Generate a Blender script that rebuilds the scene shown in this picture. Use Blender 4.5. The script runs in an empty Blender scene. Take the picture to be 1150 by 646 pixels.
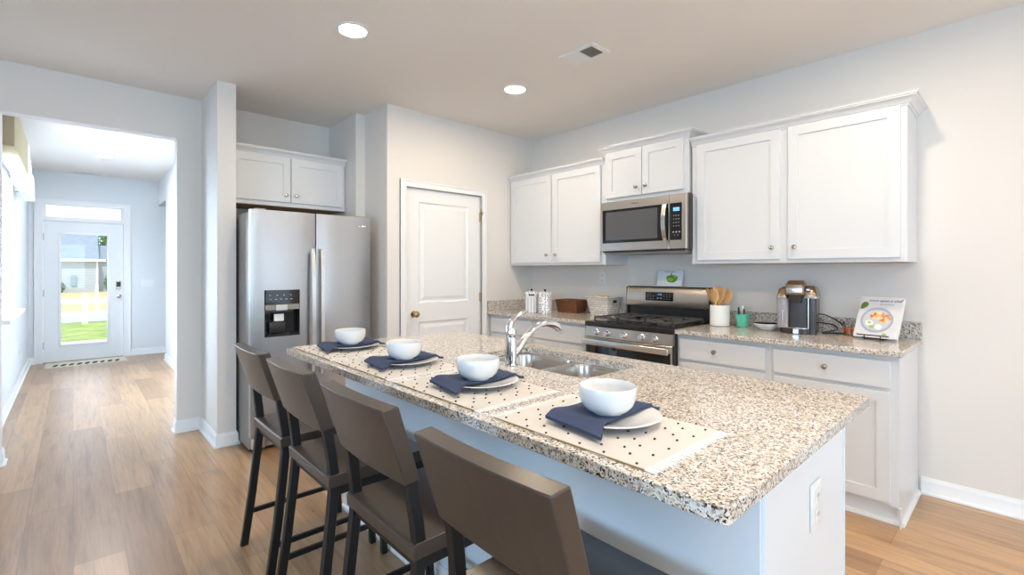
import bpy, bmesh, math, random
from mathutils import Vector, Matrix
random.seed(7)
R = math.radians
PI = math.pi
scn = bpy.context.scene
col = scn.collection

# ------------------------------------------------------------------ camera, world, light, exposure
CAM_H = 1.3235
cd = bpy.data.cameras.new('camera'); cam = bpy.data.objects.new('camera', cd); col.objects.link(cam)
cam.location = (0, 0, CAM_H)
cam.rotation_euler = (R(90), 0, -R(42.686))
cd.sensor_width = 36; cd.lens = 534.34 / 1150 * 36
cd.shift_y = -19.27 / 1150
cd.clip_start = 0.05; cd.clip_end = 300
scn.camera = cam
scn.view_settings.view_transform = 'Standard'
scn.view_settings.look = 'None'
scn.view_settings.gamma = 1
scn.view_settings.use_curve_mapping = False
scn.view_settings.exposure = 0.17

world = bpy.data.worlds.new('world'); scn.world = world; world.use_nodes = True
bg = world.node_tree.nodes['Background']
bg.inputs['Color'].default_value = (0.72, 0.84, 1.0, 1); bg.inputs['Strength'].default_value = 1.8

def lamp(name, kind, loc, rot, energy, color, **kw):
    l = bpy.data.lights.new(name, kind); l.energy = energy; l.color = color
    for k, v in kw.items(): setattr(l, k, v)
    o = bpy.data.objects.new(name, l); col.objects.link(o); o.location = loc; o.rotation_euler = rot
    return o
# sun comes over the camera's right shoulder through the rear glass door and lies on the floor behind the camera
sun_dir = Vector((0.16, 0.66, -0.74))
sun = lamp('sun', 'SUN', (0, -10, 10), sun_dir.to_track_quat('-Z', 'Y').to_euler(), 3.2, (1.0, 0.93, 0.82), angle=R(0.6))
# daylight at the windows of the room
lamp('rear_door_daylight', 'AREA', (2.55, -3.22, 1.08), (R(90), 0, 0), 12, (0.66, 0.82, 1.0), shape='RECTANGLE', size=1.8, size_y=2.0)
lamp('rear_window_daylight', 'AREA', (-0.9, -3.22, 1.45), (R(90), 0, 0), 46, (0.50, 0.80, 1.0), shape='RECTANGLE', size=2.4, size_y=1.5)
lamp('left_window_daylight', 'AREA', (-3.62, -0.2, 1.35), (0, -R(90), 0), 84, (0.36, 0.66, 1.0), shape='RECTANGLE', size=1.5, size_y=2.8)
# the photographer's flash, bounced off the ceiling from beside the camera
lamp('bounce_flash', 'SPOT', (0.62, -0.55, 1.8), (R(180 - 8), 0, -R(20)), 125, (1.0, 0.93, 0.86), shadow_soft_size=.08, spot_size=R(105), spot_blend=.8)
lamp('entry_window_daylight', 'AREA', (-0.68, 6.35, 1.6), (0, -R(90), 0), 260, (0.72, 0.86, 1.0), shape='RECTANGLE', size=1.35, size_y=1.5)

# ------------------------------------------------------------------ materials
MATS = {}
def mat(name, color=(.8, .8, .8), rough=.5, metal=0.0, spec=.5, **kw):
    if name in MATS: return MATS[name]
    m = bpy.data.materials.new(name); m.use_nodes = True
    b = m.node_tree.nodes['Principled BSDF']
    b.inputs['Base Color'].default_value = (*color, 1); b.inputs['Roughness'].default_value = rough
    b.inputs['Metallic'].default_value = metal; b.inputs['Specular IOR Level'].default_value = spec
    for k, v in kw.items(): b.inputs[k].default_value = v
    MATS[name] = m
    return m
def nd(m, t, **kw):
    n = m.node_tree.nodes.new(t)
    for k, v in kw.items(): setattr(n, k, v)
    return n
def lk(m, a, b): m.node_tree.links.new(a, b)
def bsdf(m): return m.node_tree.nodes['Principled BSDF']
def ramp(m, src, stops, interp='LINEAR'):
    r = nd(m, 'ShaderNodeValToRGB'); r.color_ramp.interpolation = interp
    e = r.color_ramp.elements
    while len(e) < len(stops): e.new(0.5)
    for i, (p, c) in enumerate(stops):
        e[i].position = p; e[i].color = (*c, 1) if len(c) == 3 else c
    lk(m, src, r.inputs[0]); return r
def coords(m, scale=(1, 1, 1), rot=(0, 0, 0), out='Object'):
    t = nd(m, 'ShaderNodeTexCoord'); p = nd(m, 'ShaderNodeMapping')
    p.inputs['Scale'].default_value = scale; p.inputs['Rotation'].default_value = rot
    lk(m, t.outputs[out], p.inputs[0]); return p.outputs[0]
def noise(m, vec, scale, detail=3, rough=.5, dist=0):
    n = nd(m, 'ShaderNodeTexNoise'); n.inputs['Scale'].default_value = scale
    n.inputs['Detail'].default_value = detail; n.inputs['Roughness'].default_value = rough
    n.inputs['Distortion'].default_value = dist
    lk(m, vec, n.inputs['Vector']); return n
def bump(m, h, strength=.2, dist=.002):
    b = nd(m, 'ShaderNodeBump'); b.inputs['Strength'].default_value = strength; b.inputs['Distance'].default_value = dist
    lk(m, h, b.inputs['Height']); lk(m, b.outputs[0], bsdf(m).inputs['Normal'])
def mixc(m, fac, a, b, mode='MIX'):
    x = nd(m, 'ShaderNodeMix', data_type='RGBA', blend_type=mode)
    if isinstance(fac, (int, float)): x.inputs[0].default_value = fac
    else: lk(m, fac, x.inputs[0])
    for i, s in ((6, a), (7, b)):
        if isinstance(s, tuple): x.inputs[i].default_value = (*s, 1)
        else: lk(m, s, x.inputs[i])
    return x.outputs[2]

def paint(name, c, rough=.6, sc=260, st=.08):
    m = mat(name, c, rough); n = noise(m, coords(m), sc, 2); bump(m, n.outputs[0], st, .0006); return m
M_WALL = paint('wall_paint', (.785, .75, .71), .55)
M_CEIL = paint('ceiling_paint', (.88, .84, .79), .8, 180, .15)
M_TRIM = mat('white_trim_paint', (.87, .87, .87), .32)
M_CAB = mat('cabinet_white', (.74, .745, .755), .32)
M_ISL = mat('island_white', (.78, .82, .86), .4)
M_RAW = mat('raw_cabinet_wood', (.45, .27, .12), .6)

# floor planks
M_FLOOR = mat('oak_plank_floor', (.5, .35, .22), .3, spec=.85)
v = coords(M_FLOOR, rot=(0, 0, R(90)))
bk = nd(M_FLOOR, 'ShaderNodeTexBrick'); lk(M_FLOOR, v, bk.inputs['Vector'])
bk.offset = .37; bk.inputs['Scale'].default_value = 1; bk.inputs['Brick Width'].default_value = 1.22; bk.inputs['Row Height'].default_value = .182
bk.inputs['Mortar Size'].default_value = .0012; bk.inputs['Mortar Smooth'].default_value = .2; bk.inputs['Bias'].default_value = 0
bk.inputs['Color1'].default_value = (.56, .345, .18, 1); bk.inputs['Color2'].default_value = (.36, .205, .10, 1); bk.inputs['Mortar'].default_value = (.24, .14, .07, 1)
g1 = noise(M_FLOOR, coords(M_FLOOR, (22, 1.7, 1)), 1.0, 6, .6, .35)
g2 = noise(M_FLOOR, coords(M_FLOOR, (95, 4, 1)), 1.0, 4, .6)
r1 = ramp(M_FLOOR, g1.outputs[0], [(.28, (.66, .63, .60)), (.5, (1.0, 1.0, 1.0)), (.75, (1.12, 1.12, 1.12))])
r2 = ramp(M_FLOOR, g2.outputs[0], [(.3, (.84, .83, .82)), (.7, (1.08, 1.08, 1.08))])
c1 = mixc(M_FLOOR, 1.0, bk.outputs[0], r1.outputs[0], 'MULTIPLY'); c2 = mixc(M_FLOOR, 1.0, c1, r2.outputs[0], 'MULTIPLY')
lk(M_FLOOR, c2, bsdf(M_FLOOR).inputs['Base Color'])
rr = ramp(M_FLOOR, g1.outputs[0], [(.2, (.27, .27, .27)), (.8, (.30, .30, .30))]); lk(M_FLOOR, rr.outputs[0], bsdf(M_FLOOR).inputs['Roughness'])
bump(M_FLOOR, g2.outputs[0], .02, .0004)

# granite
M_GRAN = mat('speckled_granite', (.7, .65, .6), .13)
gv = coords(M_GRAN, (1, 1, 1))
wn = noise(M_GRAN, gv, 90, 2)
wv = mixc(M_GRAN, .012, gv, wn.outputs[1])
vo = nd(M_GRAN, 'ShaderNodeTexVoronoi'); vo.inputs['Scale'].default_value = 270; lk(M_GRAN, wv, vo.inputs['Vector'])
sp = nd(M_GRAN, 'ShaderNodeSeparateColor'); lk(M_GRAN, vo.outputs['Color'], sp.inputs[0])
ra = ramp(M_GRAN, sp.outputs[0], [(0, (.03, .028, .03)), (.09, (.19, .175, .17)), (.17, (.38, .28, .19)), (.25, (.55, .47, .38)), (.37, (.67, .62, .56)), (.62, (.77, .74, .71))], 'CONSTANT')
vo2 = nd(M_GRAN, 'ShaderNodeTexVoronoi'); vo2.inputs['Scale'].default_value = 110; lk(M_GRAN, wv, vo2.inputs['Vector'])
sp2 = nd(M_GRAN, 'ShaderNodeSeparateColor'); lk(M_GRAN, vo2.outputs['Color'], sp2.inputs[0])
rb = ramp(M_GRAN, sp2.outputs[1], [(0, (.62, .60, .60)), (.12, (.88, .80, .70)), (.3, (1, 1, 1))], 'CONSTANT')
gc = mixc(M_GRAN, 1.0, ra.outputs[0], rb.outputs[0], 'MULTIPLY')
lk(M_GRAN, gc, bsdf(M_GRAN).inputs['Base Color'])

def brushed(name, c, rough, sc):
    m = mat(name, c, rough, 1.0)
    n = noise(m, coords(m, sc), 1.0, 3)
    r = ramp(m, n.outputs[0], [(.3, (rough * .93,) * 3), (.7, (rough * 1.07,) * 3)]); lk(m, r.outputs[0], bsdf(m).inputs['Roughness']); return m
M_SS = brushed('brushed_stainless', (.60, .545, .49), .30, (4, 4, 700))
M_SSV = brushed('brushed_stainless_fridge', (.47, .475, .485), .30, (500, 500, 5))
M_SINK = brushed('sink_steel', (.60, .56, .52), .2, (300, 4, 4))
M_CHROME = mat('chrome', (.82, .82, .84), .07, 1)
M_NICKEL = mat('satin_nickel', (.55, .48, .40), .25, 1)
M_BRASS = mat('aged_brass', (.50, .37, .20), .25, 1)
M_BLK = mat('black_glass', (.012, .011, .010), .06)
M_BLKP = mat('black_plastic', (.02, .02, .02), .35)
M_IRON = mat('cast_iron', (.075, .07, .07), .38)
M_GREYP = mat('grey_side_panel', (.30, .28, .26), .4)
M_OVENWIN = mat('microwave_window', (.10, .10, .105), .12)
M_PLASTIC = mat('white_plastic', (.86, .86, .85), .35)
M_CERAM = mat('white_ceramic', (.78, .78, .785), .10)
M_BLUE_LED = mat('blue_display', (.02, .05, .1), .3)
bsdf(M_BLUE_LED).inputs['Emission Color'].default_value = (.15, .4, 1, 1); bsdf(M_BLUE_LED).inputs['Emission Strength'].default_value = 1.6
M_MARK = mat('grey_marking', (.45, .45, .45), .5)
M_SWOOD = mat('dark_stool_finish', (.08, .06, .048), .30)
n = noise(M_SWOOD, coords(M_SWOOD, (3, 40, 3)), 1.5, 5, .6)
r = ramp(M_SWOOD, n.outputs[0], [(.25, (.048, .034, .026)), (.75, (.064, .047, .037))]); lk(M_SWOOD, r.outputs[0], bsdf(M_SWOOD).inputs['Base Color'])
M_SBLK = mat('black_stool_metal', (.007, .006, .006), .42)
M_NAVY = mat('navy_cotton', (.040, .058, .125), .85)
n = noise(M_NAVY, coords(M_NAVY), 500, 2); bump(M_NAVY, n.outputs[0], .2, .0006)
M_MAT = mat('cream_cotton', (.66, .625, .59), .9)
w = nd(M_MAT, 'ShaderNodeTexWave'); w.bands_direction = 'X'; w.inputs['Scale'].default_value = 130; w.inputs['Distortion'].default_value = .4
lk(M_MAT, coords(M_MAT), w.inputs['Vector']); bump(M_MAT, w.outputs[1], .25, .0008)
M_FRINGE = mat('white_fringe', (.80, .80, .79), .9)
M_KNOT = mat('dark_knot_thread', (.06, .035, .03), .8)
M_SEAM = mat('fold_brown_thread', (.35, .25, .14), .9)
M_GLASS = mat('clear_glass', (1, 1, 1), .02, **{'Transmission Weight': 1.0, 'IOR': 1.45})
def pane_mat(name):
    m = bpy.data.materials.new(name); m.use_nodes = True; nt = m.node_tree; nt.nodes.clear()
    o = nt.nodes.new('ShaderNodeOutputMaterial'); t = nt.nodes.new('ShaderNodeBsdfTransparent'); g = nt.nodes.new('ShaderNodeBsdfGlossy'); x = nt.nodes.new('ShaderNodeMixShader')
    g.inputs['Roughness'].default_value = .02; x.inputs[0].default_value = .02; t.inputs[0].default_value = (.97, .98, 1, 1)
    nt.links.new(t.outputs[0], x.inputs[1]); nt.links.new(g.outputs[0], x.inputs[2]); nt.links.new(x.outputs[0], o.inputs[0]); return m
M_PANE = pane_mat('window_pane')
def emit(name, c, s):
    m = mat(name, c, .4); bsdf(m).inputs['Emission Color'].default_value = (*c, 1); bsdf(m).inputs['Emission Strength'].default_value = s; return m
M_LAMP = emit('lit_lens', (1.0, .85, .65), 222)
M_LAMP2 = emit('lit_entry_lens', (.92, .96, 1.0), 280)

# ------------------------------------------------------------------ mesh builder
class MB:
    def __init__(s, org=(0, 0, 0), rz=0):
        s.bm = bmesh.new(); s.org = Vector(org); s.mats = []; s.i = 0; s.mx = Matrix.Identity(4)
    def use(s, m):
        if m not in s.mats: s.mats.append(m)
        s.i = s.mats.index(m); return s
    def V(s, p): return s.bm.verts.new(s.mx @ (Vector(p) - s.org))
    def F(s, vs):
        try: f = s.bm.faces.new(vs)
        except ValueError: return None
        f.material_index = s.i; return f
    def box(s, x0, x1, y0, y1, z0, z1, bev=0, seg=1):
        v = [s.V((x, y, z)) for x in (x0, x1) for y in (y0, y1) for z in (z0, z1)]
        fs = [s.F([v[i] for i in q]) for q in ((0, 1, 3, 2), (4, 6, 7, 5), (0, 4, 5, 1), (2, 3, 7, 6), (0, 2, 6, 4), (1, 5, 7, 3))]
        if bev:
            es = {e for f in fs for e in f.edges}
            r = bmesh.ops.bevel(s.bm, geom=list(es), offset=bev, segments=seg, affect='EDGES', profile=.5)
            for f in r['faces']: f.material_index = s.i
        return s
    def prism(s, poly, axis, a0, a1):
        def P(p, a):
            return {'x': (a, p[0], p[1]), 'y': (p[0], a, p[1]), 'z': (p[0], p[1], a)}[axis]
        A = [s.V(P(p, a0)) for p in poly]; B = [s.V(P(p, a1)) for p in poly]; n = len(poly)
        for i in range(n): s.F([A[i], A[(i + 1) % n], B[(i + 1) % n], B[i]])
        s.F(A[::-1]); s.F(B); return s
    def loft(s, loops, cap0=True, cap1=True, closed=True):
        L = [[s.V(p) for p in lp] for lp in loops]; n = len(L[0])
        for a, b in zip(L, L[1:]):
            for i in range(n if closed else n - 1): s.F([a[i], a[(i + 1) % n], b[(i + 1) % n], b[i]])
        if cap0: s.F(L[0][::-1])
        if cap1: s.F(L[-1])
        return s
    def lathe(s, prof, c=(0, 0, 0), seg=32, axis='z'):
        loops = []
        for r, z in prof:
            lp = []
            for k in range(seg):
                a = 2 * PI * k / seg; p = (r * math.cos(a), r * math.sin(a), z)
                if axis == 'x': p = (p[2], p[0], p[1])
                if axis == 'y': p = (p[0], p[2], p[1])
                lp.append((c[0] + p[0], c[1] + p[1], c[2] + p[2]))
            loops.append(lp)
        return s.loft(loops, prof[0][0] > 1e-5, prof[-1][0] > 1e-5)
    def tube(s, pts, r, seg=10, flat=None, cap=True):
        pts = [Vector(p) for p in pts]; rs = r if isinstance(r, (list, tuple)) else [r] * len(pts)
        loops = []; up = Vector((0, 0, 1)); prev = None
        for i, p in enumerate(pts):
            t = (pts[min(i + 1, len(pts) - 1)] - pts[max(i - 1, 0)]).normalized()
            if prev is None:
                u = up if abs(t.z) < .9 else Vector((1, 0, 0))
                a = t.cross(u).normalized()
            else: a = (prev - t * prev.dot(t)).normalized()
            b = t.cross(a).normalized(); prev = a
            if flat: loops.append([p + a * x * rs[i] + b * y * rs[i] for x, y in flat])
            else: loops.append([p + (a * math.cos(2 * PI * k / seg) + b * math.sin(2 * PI * k / seg)) * rs[i] for k in range(seg)])
        return s.loft(loops, cap, cap)
    def bar(s, pts, wx, wy):   # rectangular section in the horizontal plane following a mostly vertical path
        hx, hy = wx / 2, wy / 2
        return s.loft([[(p[0] - hx, p[1] - hy, p[2]), (p[0] + hx, p[1] - hy, p[2]), (p[0] + hx, p[1] + hy, p[2]), (p[0] - hx, p[1] + hy, p[2])] for p in pts])
    def sphere(s, c, r, sx=1, sy=1, sz=1, seg=12, rings=8):
        prof = [(math.sin(PI * k / rings) * r, -math.cos(PI * k / rings) * r) for k in range(rings + 1)]
        loops = [[(c[0] + p * math.cos(2 * PI * j / seg) * sx, c[1] + p * math.sin(2 * PI * j / seg) * sy, c[2] + z * sz) for j in range(seg)] for p, z in prof[1:-1]]
        return s.loft(loops)
    def holed(s, outer, holes, z0, z1):
        for z, flip in ((z0, True), (z1, False)):
            edges = []
            for lp in [outer] + holes:
                vs = [s.V((p[0], p[1], z)) for p in lp]
                edges += [s.bm.edges.new((vs[i], vs[(i + 1) % len(vs)])) for i in range(len(vs))]
            r = bmesh.ops.triangle_fill(s.bm, edges=edges, use_beauty=True, use_dissolve=False)
            for f in r['geom']:
                if isinstance(f, bmesh.types.BMFace): f.material_index = s.i
        for lp in [outer] + holes:
            s.loft([[(p[0], p[1], z0) for p in lp], [(p[0], p[1], z1) for p in lp]], False, False)
        return s
    def build(s, name, m=None, parent=None, loc=None, angle=35, smooth=True):
        bmesh.ops.remove_doubles(s.bm, verts=s.bm.verts, dist=1e-5)
        bmesh.ops.recalc_face_normals(s.bm, faces=s.bm.faces)
        me = bpy.data.meshes.new(name); s.bm.to_mesh(me); s.bm.free()
        for x in (s.mats or [m]): me.materials.append(x)
        if smooth:
            for p in me.polygons: p.use_smooth = True
            me.set_sharp_from_angle(angle=R(angle))
        o = bpy.data.objects.new(name, me); col.objects.link(o)
        if parent: o.parent = parent
        if loc is not None: o.location = loc
        elif not parent and s.org.length > 0: o.location = s.org
        return o

def bevel_mod(o, w=.003, seg=2, ang=40):
    m = o.modifiers.new('bevel', 'BEVEL'); m.width = w; m.segments = seg; m.limit_method = 'ANGLE'; m.angle_limit = R(ang)
    m.use_clamp_overlap = True; return o
def tag(o, label=None, cat=None, group=None, kind=None):
    if label: o['label'] = label
    if cat: o['category'] = cat
    if group: o['group'] = group
    if kind: o['kind'] = kind
    return o
def thing(name, label, cat, loc=(0, 0, 0), rz=0, group=None):
    o = bpy.data.objects.new(name, None); col.objects.link(o); o.empty_display_size = .05
    o.location = loc; o.rotation_euler = (0, 0, rz); return tag(o, label, cat, group)
def struct(o): o['kind'] = 'structure'; return o
def copy_tree(o, parent=None):
    c = o.copy(); col.objects.link(c); c.parent = parent
    if parent: c.matrix_parent_inverse = o.matrix_parent_inverse
    for ch in [x for x in list(bpy.data.objects) if x.parent == o]: copy_tree(ch, c)
    return c
def rrect(x0, x1, y0, y1, r, n=5):
    out = []
    for cx, cy, a0 in ((x1 - r, y1 - r, 0), (x0 + r, y1 - r, 90), (x0 + r, y0 + r, 180), (x1 - r, y0 + r, 270)):
        for k in range(n + 1):
            a = R(a0 + 90 * k / n); out.append((cx + r * math.cos(a), cy + r * math.sin(a)))
    return out
def text(s, size, m, name, parent, loc, rot, shear=0, ext=.0004, align='CENTER'):
    cu = bpy.data.curves.new(name, 'FONT'); cu.body = s; cu.size = size; cu.extrude = ext; cu.align_x = align; cu.align_y = 'CENTER'; cu.shear = shear
    t = bpy.data.objects.new(name + '_tmp', cu); col.objects.link(t)
    dg = bpy.context.evaluated_depsgraph_get(); me = bpy.data.meshes.new_from_object(t.evaluated_get(dg))
    bpy.data.objects.remove(t); me.materials.clear(); me.materials.append(m)
    o = bpy.data.objects.new(name, me); col.objects.link(o); o.parent = parent; o.location = loc; o.rotation_euler = rot; return o
def sweep(b, prof, path, sgn=1):
    """profile (d outward, z) along a horizontal path of (x, y); outward is to the left of travel when sgn=1"""
    n = len(path); loops = []
    for i, p in enumerate(path):
        p = Vector(p)
        d0 = (p - Vector(path[i - 1])).normalized() if i else None
        d1 = (Vector(path[i + 1]) - p).normalized() if i < n - 1 else None
        ns = [Vector((-d.y, d.x)) * sgn for d in (d0, d1) if d is not None]
        if len(ns) == 2:
            m = (ns[0] + ns[1]).normalized(); m = m / max(.3, m.dot(ns[0]))
        else: m = ns[0]
        loops.append([(p.x + m.x * d, p.y + m.y * d, z) for d, z in prof])
    return b.loft(loops)

H = 2.743
XR = 3.71
# ------------------------------------------------------------------ structure
struct(MB().box(-3.8, 3.81, -3.4, 9.6, -.12, 0).build('floor', M_FLOOR))
struct(MB().box(-3.8, 3.81, -3.4, 9.6, H, H + .12).build('ceiling', M_CEIL))
struct(MB().box(XR, XR + .1, -3.4, 3.9, 0, H).build('wall_right', M_WALL))
DX0, DX1, DH = 2.14, 2.985, 2.06
struct(MB().box(1.96, DX0, 3.69, 3.80, 0, H).box(DX1, XR, 3.69, 3.80, 0, H).box(DX0, DX1, 3.69, 3.80, DH, H).build('wall_back', M_WALL))
struct(MB().box(1.96, 2.08, 3.80, 4.11, 0, H).box(1.875, 2.08, 4.11, 4.85, 0, H).build('wall_pantry', M_WALL))
struct(MB().box(.915, 1.875, 4.73, 4.85, 0, H).build('wall_alcove', M_WALL))
struct(MB().box(.79, .915, 4.10, 4.85, 0, H).build('wall_wing', M_WALL))
struct(MB().box(-3.7, -.36, 4.69, 4.81, 0, H).box(-.36, .62, 4.69, 4.81, 2.40, H).box(.62, .79, 4.69, 4.81, 0, H).build('wall_opening', M_WALL))
# left wall with a wide window, rear wall with a window and a glass door (both behind the camera)
struct(MB().box(-3.8, -3.7, -3.4, 4.81, 0, .6).box(-3.8, -3.7, -3.4, 4.81, 2.1, H).box(-3.8, -3.7, -3.4, -1.6, .6, 2.1).box(-3.8, -3.7, 1.2, 4.81, .6, 2.1).build('wall_left', M_WALL))
struct(MB().box(-3.7, -2.1, -3.4, -3.3, 0, H).box(-2.1, .3, -3.4, -3.3, 0, .7).box(-2.1, .3, -3.4, -3.3, 2.2, H).box(.3, 1.65, -3.4, -3.3, 0, H)
       .box(1.65, 3.45, -3.4, -3.3, 2.1, H).box(3.45, XR, -3.4, -3.3, 0, H).build('wall_rear', M_WALL))
# entry hall
M_HALL = paint('hall_paint', (.77, .80, .82), .55)
struct(MB().box(-.58, -.46, 4.81, 5.6, 0, H).box(-.58, -.46, 7.1, 9.45, 0, H).box(-.58, -.46, 5.6, 7.1, 0, .92).box(-.58, -.46, 5.6, 7.1, 2.3, H).build('wall_entry_left', M_HALL))
EX0, EX1 = -.315, .57
struct(MB().box(-.58, EX0 - .02, 9.45, 9.6, 0, H).box(EX1 + .02, 2.5, 9.45, 9.6, 0, H).box(EX0 - .02, EX1 + .02, 9.45, 9.6, 2.29, H).build('wall_entry_back', M_HALL))
struct(MB().box(1.0, 1.12, 4.85, 8.6, 0, H).box(1.0, 1.12, 8.6, 9.45, 2.36, H).build('wall_entry_right', M_HALL))
struct(MB().box(2.4, 2.5, 8.0, 9.45, 0, H).box(1.12, 2.5, 7.9, 8.0, 0, H).build('wall_side_hall', M_HALL))

BB = [(0, 0), (.024, 0), (.026, .006), (.023, .016), (.015, .02), (.013, .022), (.013, .075), (.010, .086), (.007, .090), (.006, .1), (0, .1)]
def baseboard(name, path, sgn=1):
    b = MB(); sweep(b, BB, path, sgn); struct(b.build(name, M_TRIM, angle=50))
baseboard('baseboard_right', [(XR, -3.3), (XR, .43)], 1)
baseboard('baseboard_wing', [(.62, 4.81), (.62, 4.69), (.79, 4.69), (.79, 4.10), (.915, 4.10), (.915, 4.2)], -1)
baseboard('baseboard_opening', [(-3.7, 4.69), (-.36, 4.69), (-.36, 4.81)], -1)
baseboard('baseboard_entry_left', [(-.36, 4.81), (-.46, 4.81), (-.46, 9.45), (-.40, 9.45)], -1)
baseboard('baseboard_entry_right', [(.65, 9.45), (2.4, 9.45)], -1)
baseboard('baseboard_hall_right', [(1.12, 8.6), (1.0, 8.6), (1.0, 4.9)], -1)
baseboard('baseboard_back', [(1.96, 4.11), (1.96, 3.69), (2.08, 3.69)], -1)
baseboard('baseboard_pantry', [(3.045, 3.69), (3.1, 3.69)], -1)

# ------------------------------------------------------------------ pantry door (kind structure) with casing, panels, knob, hinges
CAS = [(0, 0), (.018, 0), (.018, .012), (.012, .018), (.012, .045), (.016, .05), (.016, .06), (0, .06)]
def casing(name, x0, x1, z1, yf, m=M_TRIM, w=.06, parent=None):
    b = MB()
    for d0, d1, t in ((0, w, .012), (0, .014, .017), (w - .014, w, .018)):
        b.box(x0 - d1, x0 - d0, yf - t, yf, 0, z1 + d0); b.box(x1 + d0, x1 + d1, yf - t, yf, 0, z1 + d0)
        b.box(x0 - d1, x1 + d1, yf - t, yf, z1 + d0, z1 + d1)
    o = b.build(name, m, parent)
    return o
struct(casing('trim_1', DX0, DX1, DH, 3.69))
dm = MB(org=(DX0, 3.69, 0))
x0, x1 = DX0 + .008, DX1 - .008
dy = 3.705
ps = [(DX0 + .14, DX1 - .15, 1.03, 1.94), (DX0 + .14, DX1 - .15, .20, .86)]
dm.box(x0, ps[0][0], dy, dy + .035, .012, DH - .008).box(ps[0][1], x1, dy, dy + .035, .012, DH - .008)
for z0, z1 in ((.012, .20), (.86, 1.03), (1.94, DH - .008)): dm.box(ps[0][0], ps[0][1], dy, dy + .035, z0, z1)
for a, b_, c, d in ps:
    L = []
    for ins, yy in ((0, 0), (.012, .010), (.03, .010), (.055, .002)):
        L.append([(a + ins, dy + yy, c + ins), (b_ - ins, dy + yy, c + ins), (b_ - ins, dy + yy, d - ins), (a + ins, dy + yy, d - ins)])
    dm.loft(L, False, True)
door = struct(dm.build('door_1', M_TRIM, angle=12))
def knob_lathe(b, c, axis, s=1.0, sgn=-1):
    pr = [(.026, 0), (.027, .006), (.012, .010), (.010, .03), (.020, .038), (.028, .05), (.029, .06), (.024, .07), (.012, .076), (.0, .077)]
    return b.lathe([(r * s, sgn * z * s) for r, z in pr], c, 20, axis)
knob_lathe(MB(org=(DX0, 3.69, 0)), (2.222, dy, .935), 'y').build('door_knob', M_BRASS, door)['label'] = 'round aged brass knob'
for z in (1.85, 1.06, .25):
    MB(org=(DX0, 3.69, 0)).box(2.968, 2.979, 3.682, 3.706, z - .045, z + .045, .003).build('hinge', M_BRASS, door)
hb = MB(org=(DX0, 3.69, 0)); hb.tube([(2.974, 3.683, 1.93), (2.974, 3.672, 1.885), (2.974, 3.66, 1.87)], .005, 8).box(2.955, 2.993, 3.668, 3.676, 1.885, 1.897); hb.build('hinge_stop', M_BRASS, door)

# ------------------------------------------------------------------ front door with glass, transom, frame
struct(casing('trim_2', EX0 - .02, EX1 + .02, 2.27, 9.45, w=.07))
fb = MB(); fb.box(EX0 - .02, EX0, 9.43, 9.6, 0, 2.29).box(EX1, EX1 + .02, 9.43, 9.6, 0, 2.29).box(EX0, EX1, 9.43, 9.6, 2.27, 2.29).box(EX0, EX1, 9.43, 9.6, 2.035, 2.09)
fb.box(EX0, EX0 + .03, 9.45, 9.5, 2.09, 2.27).box(EX1 - .03, EX1, 9.45, 9.5, 2.09, 2.27); struct(fb.build('trim_3', M_TRIM))
tr = MB(); tr.box(EX0 + .03, EX1 - .03, 9.48, 9.488, 2.09, 2.27); struct(tr.build('window_1', M_PANE))
GX0, GX1, GZ0, GZ1 = -.145, .395, .235, 1.86
dob = MB(org=(EX0, 9.46, 0)); D0, D1 = 9.46, 9.505
dob.box(EX0 + .004, GX0, D0, D1, .012, 2.03).box(GX1, EX1 - .004, D0, D1, .012, 2.03).box(GX0, GX1, D0, D1, .012, GZ0).box(GX0, GX1, D0, D1, GZ1, 2.03)
fd = struct(dob.build('door_2', mat('front_door_paint', (.82, .84, .85), .35)))
gf = MB(org=(EX0, 9.46, 0))
for a, b_, c, d in ((GX0 - .012, GX0 + .018, GZ0 - .012, GZ1 + .012), (GX1 - .018, GX1 + .012, GZ0 - .012, GZ1 + .012), (GX0, GX1, GZ0 - .012, GZ0 + .018), (GX0, GX1, GZ1 - .018, GZ1 + .012)):
    gf.box(a, b_, D0 - .012, D0, c, d, .004)
gf.build('glass_frame', M_TRIM, fd)
MB(org=(EX0, 9.46, 0)).box(GX0, GX1, D0 + .015, D0 + .021, GZ0, GZ1).build('glass_pane', M_PANE, fd)
MB(org=(EX0, 9.46, 0)).box(.475, .54, D0 - .025, D0, 1.03, 1.16, .006, 2).build('smart_lock', mat('lock_nickel', (.6, .57, .5), .3, 1), fd)
MB(org=(EX0, 9.46, 0)).box(.481, .534, D0 - .028, D0 - .024, 1.075, 1.15, .002).build('lock_keypad', M_BLK, fd)
knob_lathe(MB(org=(EX0, 9.46, 0)), (.512, D0, .93), 'y').build('door_knob', M_NICKEL, fd)
for z in (.25, 1.0, 1.8): MB(org=(EX0, 9.46, 0)).box(EX0 - .004, EX0 + .01, D0 - .008, D0 + .002, z - .05, z + .05, .002).build('hinge', M_NICKEL, fd)
struct(MB().box(EX0, EX1, 9.40, 9.6, 0, .012, .004).build('trim_4', M_BRASS))

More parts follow.
